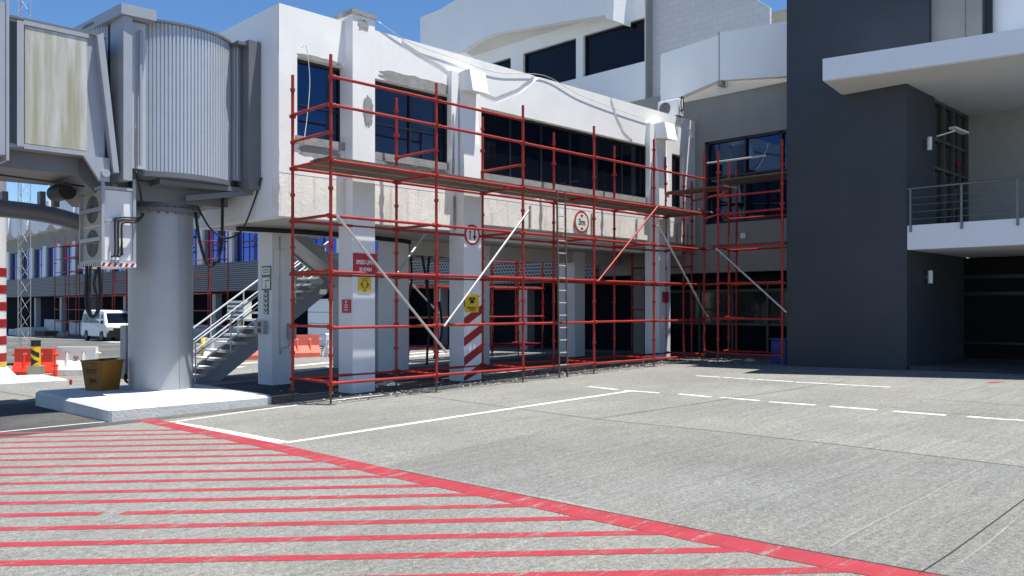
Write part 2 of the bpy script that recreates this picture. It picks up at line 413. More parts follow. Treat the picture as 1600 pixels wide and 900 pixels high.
# red border line of the hatched stand
bpts = [G(224,655.5), G(420,696), G(600,737), G(880,795.5), G(1100,840), G(1300,879), G(1460,909), G(1700,951)]
def wobble(p, q, step, amp):
    p, q = Vector(p), Vector(q); n_ = max(1, int((q-p).length/step)); d = (q-p).normalized(); nn = Vector((-d.y,d.x))
    return [tuple(p+(q-p)*i/n_+nn*(random.uniform(-amp,amp) if 0 < i < n_ else 0)) for i in range(n_+1)]
def ribbon(name, pts, w_, mat, lift):    # one continuous mitred ribbon
    mb = MB(); vs = []; fine = []
    for a, b in zip(pts[:-1], pts[1:]):
        m_ = max(1, int((Vector(b)-Vector(a)).length/.2)); fine += [tuple(Vector(a)+(Vector(b)-Vector(a))*k/m_) for k in range(m_)]
    pts = fine+[pts[-1]]
    for i, p in enumerate(pts):
        a = Vector(pts[max(i-1,0)]); b = Vector(pts[min(i+1,len(pts)-1)]); d = (b-a).normalized(); nn = Vector((-d.y,d.x))*w_/2*random.uniform(.96,1.04)
        for sgn in (-1,1): x, y = p[0]+sgn*nn.x, p[1]+sgn*nn.y; vs.append((x,y,gz(x,y)+lift))
    mb.add(vs, [(2*i,2*i+1,2*i+3,2*i+2)[::-1] for i in range(len(pts)-1)])
    return mb.build(name, mat, kind='structure')
ribbon('red_border_line', bpts, .265, M['red_line'], .0034)
jp = []
for i_, p_ in enumerate(bpts):
    d_ = (Vector(bpts[min(i_+1,len(bpts)-1)])-Vector(bpts[max(i_-1,0)])).normalized(); o_ = Vector((-d_.y, d_.x))*(.265/2+.010)
    q_ = Vector(p_)+o_
    if i_ >= 2: jp.append((q_.x, q_.y))
polys = []
def border_x(s0, s1):                    # where a hatch line meets the border
    p, q = Vector(s0), Vector(s1)
    for a, b in zip(bpts[:-1], bpts[1:]):
        a, b = Vector(a), Vector(b); r = q-p; t = b-a; den = r.x*t.y-r.y*t.x
        if abs(den) < 1e-9: continue
        uu = ((a-p).x*t.y-(a-p).y*t.x)/den; vv = ((a-p).x*r.y-(a-p).y*r.x)/den
        if 0 <= vv <= 1 and uu > 0: return tuple(p+r*uu)
    return None
ys = [676.9, 683.6, 691.6, 700.4, 709.5, 719.3, 730.5, 742.5, 756, 771.4, 786.8, 805.5, 826.9, 851.3, 880.5, 915]
for y0 in ys:
    s0, s1 = G(0,y0), G(600, y0-11.2)
    e = border_x(s0, s1)
    if e is None: continue
    d = (Vector(s0)-Vector(e)).normalized(); s = Vector(e)+d*22
    L_ = (Vector(e)-Vector(s)).length; nseg = int(L_/.18); dd = (Vector(e)-Vector(s))/nseg; nn = Vector((-dd.y,dd.x)).normalized()
    ea = [random.uniform(-.006,.006) for _ in range(nseg+1)]; eb = [random.uniform(-.006,.006) for _ in range(nseg+1)]
    gap = None
    if abs(y0-805.5) < .1: gap = (Vector(G(142,803)), Vector(G(163,802.5)))
    for k in range(nseg):
        p0, p1 = Vector(s)+dd*k, Vector(s)+dd*(k+1)
        if gap and (p0-gap[0]).dot(dd) > 0 and (p1-gap[1]).dot(dd) < dd.length**2: continue
        polys.append([tuple(p0-nn*(.060+ea[k])), tuple(p1-nn*(.060+ea[k+1])), tuple(p1+nn*(.060+eb[k+1])), tuple(p0+nn*(.060+eb[k]))])
sheet('red_hatch_lines', polys, M['red_line'], .0022)
# white markings
wl = []
wl += strip([G(272,661), G(350,674), G(445,692)], .17)
wl += strip([G(445,692), G(700,653), G(985,611)], .13)
sheet('white_bay_line', wl, M['white_line'], .0018)
sheet('white_edge_strips', strip([G(0,675), G(120,663), G(222,654)], .07)+strip([G(262,660.5), G(400,641), G(560,621), G(600,617)], .10)
      + strip([G(750,584.5), G(992,565)], .10) + strip([G(470,617), G(560,608)], .08), M['white_line'], .0026)  # includes a thin pale strip behind the front pillars
dash = [((920,604),(965,609)), ((975,610),(1030,614)), ((1060,615.5),(1112,620.5)), ((1126,621),(1187,626)), ((1202,628),(1274,633)),
        ((1297,635),(1370,640.5)), ((1396,642.5),(1478,649)), ((1512,651),(1600,657.5)), ((1640,661),(1720,668))]
sheet('white_dashed_line', sum([strip([G(*a), G(*b)], .12) for a, b in dash], []), M['white_line'], .0022)
sheet('white_lane_line', strip([G(1087,587), G(1240,596.5)], .10)+strip([G(1243,597), G(1392,605)], .10), M['white_line'], .0022)
sheet('kerb_joint_line', sum([strip([G(*a), G(*b)], .035) for a, b in [((1240,573),(1405,583)),((1432,583.5),(1498,587.5)),((1503,588),(1552,590.5)),((1560,591),(1640,596))]], []), M['worn_line'], .0022)
# joints and scratches
jl = []
def joint(pts, w_, step=.5, amp=.008):
    out = []
    for a, b in zip(pts[:-1], pts[1:]): out += wobble(a, b, step, amp)[:-1]
    out.append(pts[-1]); return strip(out, w_)
jl += joint([G(930,655), G(1100,672), G(1300,694), G(1600,730), G(1760,750)], .016)
jl += joint([G(640,616), G(930,655)], .014)
jl += joint([G(930,655), G(1130,625), G(1320,596)], .014)
jl += joint([G(1436,897), G(1520,840), G(1600,781), G(1700,705)], .012)
jl += joint(jp, .018, .4, .006)
jl += joint([G(0,612), G(60,622)], .02)+joint([G(1470,625), G(1600,634)], .014)
sheet('expansion_joint', jl, M['joint'], .0042)
cr = joint([G(1284,862), G(1360,820), G(1440,780), G(1538,727)], .018, .3, .008)
cr += joint([G(1372,623), G(1385,634), G(1430,642), G(1520,648), G(1600,659)], .03, .3, .02)
cr += joint([G(1447,624), G(1480,616), G(1540,601)], .05, .3, .02)+joint([G(1060,589), G(1105,584), G(1120,578)], .05, .3, .03)
cr += joint([G(1250,760), G(1330,740), G(1420,705)], .012, .3, .01)+joint([G(1060,800), G(1200,745), G(1280,715)], .009, .3, .01)
cr += joint([G(1500,880), G(1560,835), G(1600,800)], .013, .3, .01)
sheet('mortar_scratches', cr, M['crack'], .0030)
sheet('red_corner_mark', strip([G(1545,598.5), G(1566,596.5)], .14), M['red_line'], .0036)
far = []
for a, b in [((60,537),(130,541)),((150,533),(205,536)),((20,549),(60,549)),((60,556),(130,560)),((150,552),(240,556)),((590,556),(690,549)),((590,562),(700,552)),((590,569),(700,560)),
             ((320,573),(405,566)),((320,579),(380,573)),((385,553),(405,555)),((460,572),(520,566)),((460,581),(530,572))]:
    far += strip([G(*a), G(*b)], .45)  # far markings; bars behind the pillars paint sunlit strips in white
sheet('markings_and_sun_strips', far, M['white_line'], .006)
sheet('yellow_road_line', strip([G(60,599), G(130,593), G(240,585)], .10), M['yellow_line'], .005)

# ============================================================ CONCOURSE (raised white building)
YF = 14.30                               # facade plane
ZB, ZT = 3.42, 7.46
con = thing('concourse_building', 'raised white concourse with dark windows on square pillars, wrapped in red scaffolding', 'building', (15, 16, 0))
wins = [(8.43,9.52,5.0,6.53), (10.25,12.36,4.92,6.46), (13.28,19.98,4.83,6.37), (21.1,21.75,4.7,6.3)]
fw_ = MB().wall('y', YF, YF+.25, 8.04, 12.9, 4.25, 6.54, wins).wall('y', YF, YF+.25, 12.9, 22.38, 4.25, 6.375, wins)
fw_.box(8.04,12.9,YF+.036,YF+.25,6.54,ZT).box(12.9,22.38,YF+.036,YF+.25,6.375,ZT)
shadow_grooves = [[(612,44),(620,56),(630,74),(650,88),(690,112),(716,130)], [(749,150),(775,161),(812,146),(842,122),(850,114)],
           [(950,150),(962,188),(974,212),(988,226)], [(1054,197),(1068,201),(1077,211),(1083,229)]]
shadow_grooves = [[(on_y(px,py,YF).x, on_y(px,py,YF).z) for px, py in q] for q in shadow_grooves]  # added so their lips draw the facade's curved shadow bands
def gcut(x):
    for q in shadow_grooves:
        for (xa,za),(xb,zb) in zip(q[:-1],q[1:]):
            if xa <= x < xb:
                t_ = (x-xa)/(xb-xa); sl_ = (zb-za)/(xb-xa); z_ = za+(zb-za)*t_
                return z_, z_+.13*math.sqrt(1+sl_*sl_)
    return None
xx = 8.04; stp = .035
def skin(x0_, x1_, a0, a1, b0, b1):      # plate piece between lower edge a and upper edge b
    fw_.add([(x0_,YF,a0),(x1_,YF,a1),(x1_,YF,b1),(x0_,YF,b0),(x0_,YF+.036,a0),(x1_,YF+.036,a1),(x1_,YF+.036,b1),(x0_,YF+.036,b0)],
            [(0,1,2,3),(4,5,1,0),(3,2,6,7)])
while xx < 22.379:
    x1_ = min(22.38, xx+stp, 12.9 if xx < 12.9 else 99); lo_ = 6.54 if xx < 12.9 else 6.375
    g0_, g1_ = gcut(xx+1e-6), gcut(x1_-1e-6)
    cl = lambda z: max(lo_, min(ZT, z))
    if g0_ and g1_:
        a0, a1, b0, b1 = cl(g0_[0]), cl(g1_[0]), cl(g0_[1]), cl(g1_[1])
        if max(a0,a1) > lo_+.001: skin(xx, x1_, lo_, lo_, a0, a1)
        if min(b0,b1) < ZT-.001: skin(xx, x1_, b0, b1, ZT, ZT)
    else: skin(xx, x1_, lo_, lo_, ZT, ZT)
    xx = x1_
fw_.build('wall', M['white'], con)
b = MB().wall('y', YF+.004, YF+.25, 8.04, 12.9, ZB, 4.25)
b.wall('y', YF+.004, YF+.25, 12.9, 22.38, 3.62, 4.25); b.build('lower_band', M['band'], con, label='dirty white band peeling along the bottom of the facade')
MB().wall('x', 8.04, 8.29, YF+.25, 17.9, ZB, ZT).wall('y', 17.9, 18.1, 8.04, 22.38, ZB, ZT).build('end_wall', M['upper_white'], con)
MB().box(8.2, 22.3, YF+.2, 17.95, 7.15, 7.32).build('roof', M['cement'], con)
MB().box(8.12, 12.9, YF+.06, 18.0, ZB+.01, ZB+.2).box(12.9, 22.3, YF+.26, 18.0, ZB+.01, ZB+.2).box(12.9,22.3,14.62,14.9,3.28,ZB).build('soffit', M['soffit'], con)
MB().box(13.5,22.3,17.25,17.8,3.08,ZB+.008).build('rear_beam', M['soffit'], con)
for i, (a, c, z0, z1) in enumerate(wins):
    fr = MB(); yg = YF+.20
    for x in (a, c-.05): fr.box(x, x+.05, yg-.05, yg+.04, z0, z1)
    fr.box(a+.05, c-.05, yg-.05, yg+.04, z0, z0+.05).box(a+.05, c-.05, yg-.05, yg+.04, z1-.06, z1)
    nm = max(1, round((c-a)/1.1))
    for k in range(1, nm): x = a+(c-a)*k/nm; fr.box(x-.025, x+.025, yg-.045, yg+.03, z0+.05, z1-.06)
    zm = z0+(z1-z0)*.42
    if i < 2:
        for k in range(nm):
            xa = a+(c-a)*k/nm+(.05 if k == 0 else .025); xb = a+(c-a)*(k+1)/nm-(.05 if k == nm-1 else .025)
            fr.box(xa, xb, yg-.04, yg+.03, zm-.02, zm+.02)
    wnd = fr.build('window', M['frame_dark'], con)
    MB().box(a, c, yg, yg+.02, z0, z1).build('pane', M['glass'] if i > 1 else M['glass_left'], wnd)
    MB().box(a-.04, c+.04, YF-.035, YF+.10, z0-.16, z0-.002).build('sill', M['cement'], wnd)
# hand-trowelled cement round the openings
def blob(mb, x0, x1, z0, z1, y, n_=34, amp=.30):
    mb = MB()
    cx, cz, rx, rz = (x0+x1)/2, (z0+z1)/2, (x1-x0)/2, (z1-z0)/2; pts = []
    for k in range(n_):
        t = 2*math.pi*k/n_; c_, s_ = math.cos(t), math.sin(t); m_ = max(abs(c_), abs(s_))**.75; q = (1-amp*random.random())/m_
        pts.append((cx+c_*rx*min(q,1.05), cz+s_*rz*min(q,1.05)))
    mb.prism(pts, 'y', y-.006, y+.01)
    mb.build('cement_patch', M['cement'], con, label='rough grey cement patch on the white plaster')
pt = None
blob(pt, 10.3, 12.5, 6.44, 6.72, YF); blob(pt, 8.4, 9.5, 6.52, 6.62, YF); blob(pt, 9.75, 10.0, 5.35, 6.0, 13.99)
blob(pt, 8.4, 9.5, 4.62, 4.86, YF); blob(pt, 10.2, 12.6, 4.5, 4.78, YF); blob(pt, 12.38, 12.5, 4.4, 6.3, YF-.002)
for x in (13.6, 15.3, 17.2, 19.1): blob(pt, x, x+1.8, 4.36, 4.66, YF)
blob(pt, 12.25, 12.34, 4.5, 6.1, YF-.131); blob(pt, 19.82, 19.9, 4.5, 5.9, YF-.131); blob(pt, 9.6, 9.9, 7.25, 7.5, 13.998, 34, .5)
# ribs and pillars
def rib(x, ztop, hood, w_=.54, y0=14.0):
    zb = gz(x, y0)-.02
    p = MB()
    p.prism([(YF+.2,zb),(y0,zb),(y0,4.27),(YF+.2,4.27)], 'x', x, x+w_)
    p.build('pillar', M['pillar'], con)
    u = MB()
    if hood:
        u.prism([(YF+.02,4.275),(y0,4.275),(y0+.03,5.4),(y0+.14,6.6),(y0+.14,ztop),(YF+.02,ztop)], 'x', x+.02, x+w_-.02)
        u.prism([(YF+.02,4.4),(YF-.13,4.4),(YF-.13,ztop),(YF+.02,ztop)], 'x', x-.22, x-.02)
        r_ = u.build('rib', M['white'], con)
        MB().prism([(y0+.2,ztop+.02),(y0-.16,ztop+.02),(y0-.27,ztop-.48),(y0+.2,ztop-.40)], 'x', x+.03, x+w_-.03).build('hood', M['upper_white'], r_)
    else:
        u.prism([(YF+.3,4.275),(y0,4.275),(y0,ztop),(YF+.3,ztop)], 'x', x, x+w_)
        r_ = u.build('rib', M['white'], con)
        MB().box(x-.03, x+w_+.02, y0-.03, YF+.32, ztop, ztop+.09).build('cap', M['cement'], r_)
rib(9.5, 7.55, False); rib(12.47, 7.0, True); rib(20.02, 7.0, True, .56)
for x in (9.5, 12.9, 20.0):
    p = MB().box(x, x+.5, 17.2, 17.85, gz(x,17.5)-.05, ZB+.005)
    if x < 12: p.box(x+.03, x+.47, 17.17, 17.19, 2.4, 3.0)
    p.build('rear_pillar', M['pillar'], con)
MB().box(15.8, 16.3, 17.2, 17.85, -.2, ZB).build('rear_pillar', M['pillar'], con)
# downpipe stain channels: old pipes in the band, cable along the parapet
cb = MB().path([on_y(px,py,YF-.03) for px, py in ((590,33),(640,66),(700,88),(775,113),(850,118),(905,148),(975,175),(1040,196))], .007, 5)
cb.build('roof_cable', M['galv'], con)
MB().path([(8.5,14.27,6.7),(8.55,14.2,6.75),(8.62,14.24,6.6),(8.68,14.26,6.2),(8.67,14.26,5.8),(8.62,14.27,5.3),(8.55,14.25,4.9)], .008, 6).build('loose_cable', M['whitemetal'], con)
for x in (12.42, 14.9, 17.3, 19.3, 21.3, 21.9): MB().box(x, x+.05, YF-.03, YF+.0, 3.44 if x < 12.9 else 3.64, 4.2).build('drip_channel', M['cement'], con)
MB().path([(8.3,16.5,3.34),(10,16.45,3.36),(12.4,16.5,3.33),(12.9,16.5,3.3)], .055, 10).build('service_pipe', M['black'], con)
# diagonal red/white warning stripes on the second pillar
st = MB(); x0, x1 = 12.47, 13.01; yf = 13.994; h = .26
for k in range(5):
    z = gz(12.7,14)+k*.44-.10; zr = .30
    lo = gz(12.7,14)
    P = [(x0,z),(x1,z+zr),(x1,z+zr+.20),(x0,z+.20)]
    P = [(x, max(lo, min(1.95, zz))) for x, zz in P]
    st.add([(x,yf,zz) for x, zz in P]+[(x,yf+.003,zz) for x, zz in P], [(0,1,2,3),(0,4,5,1),(3,2,6,7)])
st.build('warning_stripes', M['pierred'], con)

# ============================================================ TERMINAL BEHIND
XT = 22.4
ter = thing('terminal_building', 'long white and grey terminal with blue windows running behind the concourse', 'building', (24, 50, 0))
mods = [9.9+2.9*i for i in range(26)]
# wall parts
hol = [(10.3,13.98,4.22,6.77)]
yy = 18.6
bays = []
while yy < 130: bays.append((yy+.45, yy+3.35)); yy += 3.8
for a, c in bays: hol.append((a, c, 4.22, 6.72))
MB().wall('x', XT, XT+.3, 9.6, 135, 4.205, 8.5, hol).build('wall', M['greywall'], ter)
MB().wall('x', XT-.005, XT+.3, 9.6, 18.2, 2.73, 4.2).build('lower_band', M['greywall'], ter)
MB().wall('x', XT-.25, XT+.3, 18.2, 135, 2.55, 4.2).build('perforated_screen', M['screen'], ter, label='grey perforated screen band below the blue windows')
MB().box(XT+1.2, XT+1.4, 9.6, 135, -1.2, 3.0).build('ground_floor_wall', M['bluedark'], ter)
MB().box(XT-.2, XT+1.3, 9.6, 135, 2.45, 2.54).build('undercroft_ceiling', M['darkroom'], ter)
for a, c in bays: MB().box(XT-.16, XT-.02, c+.06, c+.78, 4.21, 6.9).build('window_pier', M['upper_white'], ter)
for i, (a, c) in enumerate(bays[:30]):
    f_ = MB().box(XT+.11, XT+.135, a, c, 5.3, 5.38)
    for k in (1,2,3): yk = a+(c-a)*k/4; f_.box(XT+.115, XT+.135, yk-.03, yk+.03, 4.22, 5.3).box(XT+.115, XT+.135, yk-.03, yk+.03, 5.38, 6.72)
    wn = f_.build('window', M['frame_dark'], ter)
    MB().box(XT+.14, XT+.17, a, c, 4.22, 6.72).build('pane', M['blue_glass'], wn)
# the corner window next to the tower
f_ = MB()
ya, yb = 10.3, 13.98
for y in (ya, 10.35+1.1, 11.45+1.15, 13.93-.6+.55): f_.box(XT+.06, XT+.14, y, y+.06, 4.22, 6.77)
f_.box(XT+.06,XT+.14,ya,yb,6.70,6.77).box(XT+.07,XT+.13,ya,yb,5.62,5.68).box(XT+.06,XT+.14,ya,yb,4.22,4.28)
wn = f_.build('corner_window', M['frame_dark'], ter)
MB().box(XT+.15, XT+.18, ya, yb, 4.22, 6.77).build('pane', M['glass_left'], wn)
# white parapet panels with raised chevron bottoms
def parapet(y0, y1, zb, zm, zt0, zt1, x=21.95, t=.25):
    m_ = (y0+y1)/2
    MB().prism([(y0,zb),(m_,zm),(y1,zb),(y1,zt1),(y0,zt0)], 'x', x, x+t).build('parapet_panel', M['upper_white'], ter)
MB().prism([(9.6,7.95),(13.18,8.45),(13.18,9.86),(9.6,9.6)], 'x', 21.95, 22.2).build('parapet_panel', M['upper_white'], ter)
MB().prism([(13.22,8.46),(14.9,8.14),(15.3,8.1),(15.3,9.68),(13.22,9.8)], 'x', 21.95, 22.2).build('parapet_panel', M['upper_white'], ter)
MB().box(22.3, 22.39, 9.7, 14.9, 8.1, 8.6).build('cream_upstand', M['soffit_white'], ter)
MB().box(21.98, 22.3, 13.12, 13.28, 8.3, 8.5).box(21.97,22.2,13.16,13.24,8.5,9.9).build('drain_box', M['cement'], ter)
y = 24.0
k = 0
while y < 130:
    dx = .25*(k % 2); z_ = .25*((k*37) % 3)/2
    MB().prism([(y,8.35),(y+.7,7.95),(y+2.1,7.95),(y+2.9,8.35),(y+2.9,10.1+z_),(y,10.1+z_)], 'x', 21.6-dx, 22.3).build('parapet_panel', M['upper_white'], ter)
    y += 3.0; k += 1
MB().box(XT+.3, 30, 9.6, 135, 8.3, 8.6).build('roof', M['cement'], ter)
# columns and low walls at ground level
for y in (16.2, 21.5, 26.5, 33, 40, 47, 54, 61, 68, 75, 82):
    MB().box(XT-.1, XT+.3, y, y+.42, gz(22,y)-.1, 2.46 if y > 18 else 2.72).build('column', M['stair'] if y > 18 else M['greywall'], ter)
lw = MB()
for y0, y1 in ((42,53.5),(54.6,60.6),(61.6,67.6),(68.6,74.6),(75.6,81)): lw.box(XT+.3, XT+.5, y0, y1, -1.2, .55)
lw.build('low_wall', M['plinth'], ter)
# ground floor window band in the corner behind the scaffold
gf = MB()
for y in (11.2, 12.4, 13.6, 14.8, 16.0): gf.box(XT+1.05, XT+1.18, y, y+.07, .2, 2.6)
gf.box(XT+1.06,XT+1.17,9.7,17.5,1.1,1.17).box(XT+1.06,XT+1.17,9.7,17.5,2.15,2.24)
fw = gf.build('ground_floor_window', M['frame_grey'], ter)
MB().box(XT+1.1, XT+1.15, 9.7, 17.5, 1.17, 2.15).build('pane', M['grey_glass'], fw)
MB().box(XT-.06, XT-.01, 12.55, 12.72, 3.72, 3.88).build('wall_box', M['whitemetal'], ter)

# ------------------------------------------------------------ upper storey block
XU = 25.0
upb = thing('upper_terminal_block', 'tall white upper storey with black windows and arched fascia above the concourse roof', 'building', (27, 22, 7.4))
P8 = lambda px, py, X=XU: on_x(px, py, X)
yE = on_x(1008,60,XU).y
w1 = (on_x(1008,0,XU).y+.02, on_x(911,0,XU).y); w2 = (on_x(900,0,XU).y, on_x(817,0,XU).y); w3 = (on_x(798,0,XU).y, on_x(745,0,XU).y)
MB().wall('x', XU, XU+.3, yE, 31.2, 6.8, 15.5, [(*w1,10.68,12.3), (*w2,10.68,12.3), (*w3,10.68,12.3)]).build('wall', M['upper_white'], upb)
for a, c in (w1, w2, w3):
    fr = MB().box(XU+.12, XU+.2, a, a+.05, 10.68, 12.3).box(XU+.12, XU+.2, c-.05, c, 10.68, 12.3).box(XU+.12, XU+.2, a+.05, c-.05, 12.24, 12.3)
    wn = fr.build('window', M['frame_dark'], upb)
    MB().box(XU+.2, XU+.23, a, c, 10.68, 12.3).build('pane', M['glass'], wn)
XF = 24.1
fpts = [(658,33),(658,95),(722,79),(748,63),(775,51),(810,46),(880,34),(948,23),(948,-150),(870,-100)]
fp = [(on_x(px,py,XF).y, on_x(px,py,XF).z) for px, py in fpts]
MB().prism(fp, 'x', XF, XF+.3).build('fascia', M['upper_white'], upb)
f2 = [(on_x(px,py,XF).y, on_x(px,py,XF).z) for px, py in ((950,30),(962,33),(968,-120),(950,-120))]
MB().prism(f2, 'x', XF-.15, XU).build('fin', M['upper_white'], upb)
sof = MB(); edge = [(722,79),(748,63),(775,51),(810,46),(880,34),(948,23)]
E = [on_x(px,py,XF+.3) for px, py in edge]
for a, c in zip(E[:-1], E[1:]):
    sof.add([(XF+.3,a.y,a.z),(XF+.3,c.y,c.z),(XU,c.y,12.85),(XU,a.y,12.85)], [(0,1,2,3)])
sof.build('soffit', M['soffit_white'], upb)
yB = on_x(1222,10,XU+1).y
MB().box(XU+.02, XU+.39, yE-.05, yE, 6.8, 15.5).build('end_return', M['greywall'], upb)
zt = on_x(1185,0,25.4).z
bk = MB().prism([(yE+.2,6.8),(on_x(1203,8,25.4).y,6.8),(on_x(1203,8,25.4).y,on_x(1203,12,25.4).z),(on_x(1182,0,25.4).y,on_x(1182,-1,25.4).z),(on_x(1150,0,25.4).y,15.5),(yE+.2,15.5)], 'x', 25.4, 25.5)
bk.build('blockwork_wall', M['block'], upb)
MB().box(28, 30, on_x(1232,0,28).y, on_x(1201,0,28).y-.02, 6.8, on_x(1203,20,28).z).build('rooftop_wall', simple('sandy_plaster', (.52,.47,.36), .9, var=.2, bmp=.3), upb)

# ============================================================ DARK TOWER
XW = 19.7
tow = thing('dark_annex', 'dark slate three storey annex with white canopy and balcony', 'building', (22, 6, 0))
zg = .12
MB().box(XW, 21.5, 7.02, 9.92, zg, 7.0).box(XW, 24.2, 6.55, 9.92, 7.0, 10.2).build('wall', M['navy'], tow)
MB().box(21.5, 24.2, 7.35, 9.9, zg, 7.0).build('inner_block', M['navy'], tow)
can = MB(); cp = [(18.19,8.3),(18.19+.223*9,8.3-9),(30,-.7),(30,8.0),(19.69,8.52)]
can.prism(cp, 'z', 6.78, 7.27).build('canopy', M['slab_white'], tow)
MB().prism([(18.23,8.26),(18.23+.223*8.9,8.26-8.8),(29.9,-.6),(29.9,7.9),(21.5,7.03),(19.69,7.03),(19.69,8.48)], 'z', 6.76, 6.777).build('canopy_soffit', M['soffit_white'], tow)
MB().box(XW, 30, -1, 7.01, 2.98, 3.53).build('balcony_slab', M['slab_white'], tow)
# upper setback walls above the canopy
zc = 7.275
MB().box(19.85, 20.1, 5.86, 6.545, zc, 11.5).build('setback_wall', M['greywall'], tow)
MB().box(19.88, 20.1, 5.53, 5.855, zc, 11.5).build('setback_panel', M['greywall'], tow)
MB().box(20.1, 20.3, -1, 5.53, zc, 11.5).build('setback_wall', M['upper_white'], tow)
MB().cyl((19.98,5.42,zc),(19.98,5.42,11.5),.075).build('drainpipe', M['frame_dark'], tow)
MB().path([(19.84,5.6,9.3),(19.8,5.55,8.6),(19.78,5.45,8.4),(19.8,5.34,8.5),(19.84,5.3,9.2)], .016, 6).build('cable', M['whitemetal'], tow)
MB().box(21.5, 24.2, 7.1, 7.345, zg, 3.5).build('recess_side_wall', M['navy'], tow)
# balcony back wall, glazed door screen
MB().box(24.2, 24.5, -1, 7.2, 3.53, 6.76).build('balcony_wall', M['balcwall'], tow)
dr = MB(); yd = 7.08
for x in (21.52, 22.25, 23.0, 23.45, 24.1): dr.box(x, x+.07, yd-.04, yd+.04, 3.53, 6.76)
for z in (5.05, 5.75, 6.68): dr.box(21.52, 24.17, yd-.035, yd+.035, z, z+.07)
d_ = dr.build('glazed_door_screen', M['frame_grey'], tow)
MB().box(21.52, 24.17, yd+.045, yd+.06, 3.53, 6.76).build('pane', M['grey_glass'], d_)
MB().box(23.06, 23.09, yd-.10, yd-.04, 4.2, 4.7).build('handle', M['inox'], d_)
MB().box(23.2, 23.5, yd-.05, yd-.036, 5.3, 5.42).build('notice', M['pierred'], d_)
# railing
rl = thing('balcony_railing', 'stainless balcony railing with four thin wires above white slab', 'railing', (XW, 5, 3.5))
y = 6.95
for yk in (6.93, 5.87, 4.8, 3.7, 2.6):
    MB().box(XW-.045, XW-.005, yk-.022, yk+.022, 3.38, 4.35).build('post', M['inox'], rl)
MB().cyl((XW-.03,7.0,4.36),(XW-.03,-1,4.36),.026).build('handrail', M['inox'], rl)
for z in (3.66,3.82,3.98,4.14): MB().cyl((XW-.06,6.98,z),(XW-.06,4.8,z),.008,n=6).build('wire', M['inox'], rl)
MB().box(XW-.04, XW-.03, 4.85, 5.84, 3.60, 4.3).build('glass_infill', M['grey_glass'], rl) if False else None
# recess under the balcony
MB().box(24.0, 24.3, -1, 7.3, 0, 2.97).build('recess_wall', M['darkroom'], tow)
fr = MB()
for z in (1.98, 2.42): fr.box(23.85, 23.98, -1, 7.2, z, z+.09)
for y_ in (5.3, 4.9, 3.6, 3.2): fr.box(23.86, 23.97, y_, y_+.08, .5 if y_ in (5.3,3.2) else 2.07, 2.42)
fr.box(23.86, 23.97, -1, 7.2, .72, .78)
wn = fr.build('shopfront_frame', M['frame_dark'], tow)
MB().box(23.9, 23.95, 3.0, 3.9, .8, 1.95).build('pane', M['glass_left'], wn)
MB().prism([(XW+.1,-1),(24,-1),(24,7.01),(XW+.1,7.01)], 'z', 0, .34).build('step', M['asphalt'], tow)  # asphalt tone puts the recess shade into the step's colour
# cylindrical wall lights, camera
def wall_light(x, z, lab):
    t = thing('wall_light', lab, 'wall light', (x, 7.0, z), 'cylinder lights on the annex')
    MB().cyl((x,6.90,z-.15),(x,6.90,z+.15),.055,n=16).build('shade', M['whitemetal'], t)
    MB().box(x-.02, x+.02, 6.94, 7.015, z-.04, z+.04).build('bracket', M['inox'], t)
wall_light(20.8, 5.53, 'white cylinder light under the canopy, upper of two on dark wall')
wall_light(20.85, 2.39, 'white cylinder light below the balcony slab, lower of two on dark wall')
t = thing('floodlight', 'slim white bar light bracketed above the balcony door', 'light', (22.1,7.0,5.9))
MB().bar((21.9,6.75,6.05),(22.5,6.62,5.98),.16,.05).build('housing', M['whitemetal'], t)
MB().cyl((21.7,7.03,5.85),(22.1,6.75,6.0),.02,n=8).build('bracket', M['whitemetal'], t)

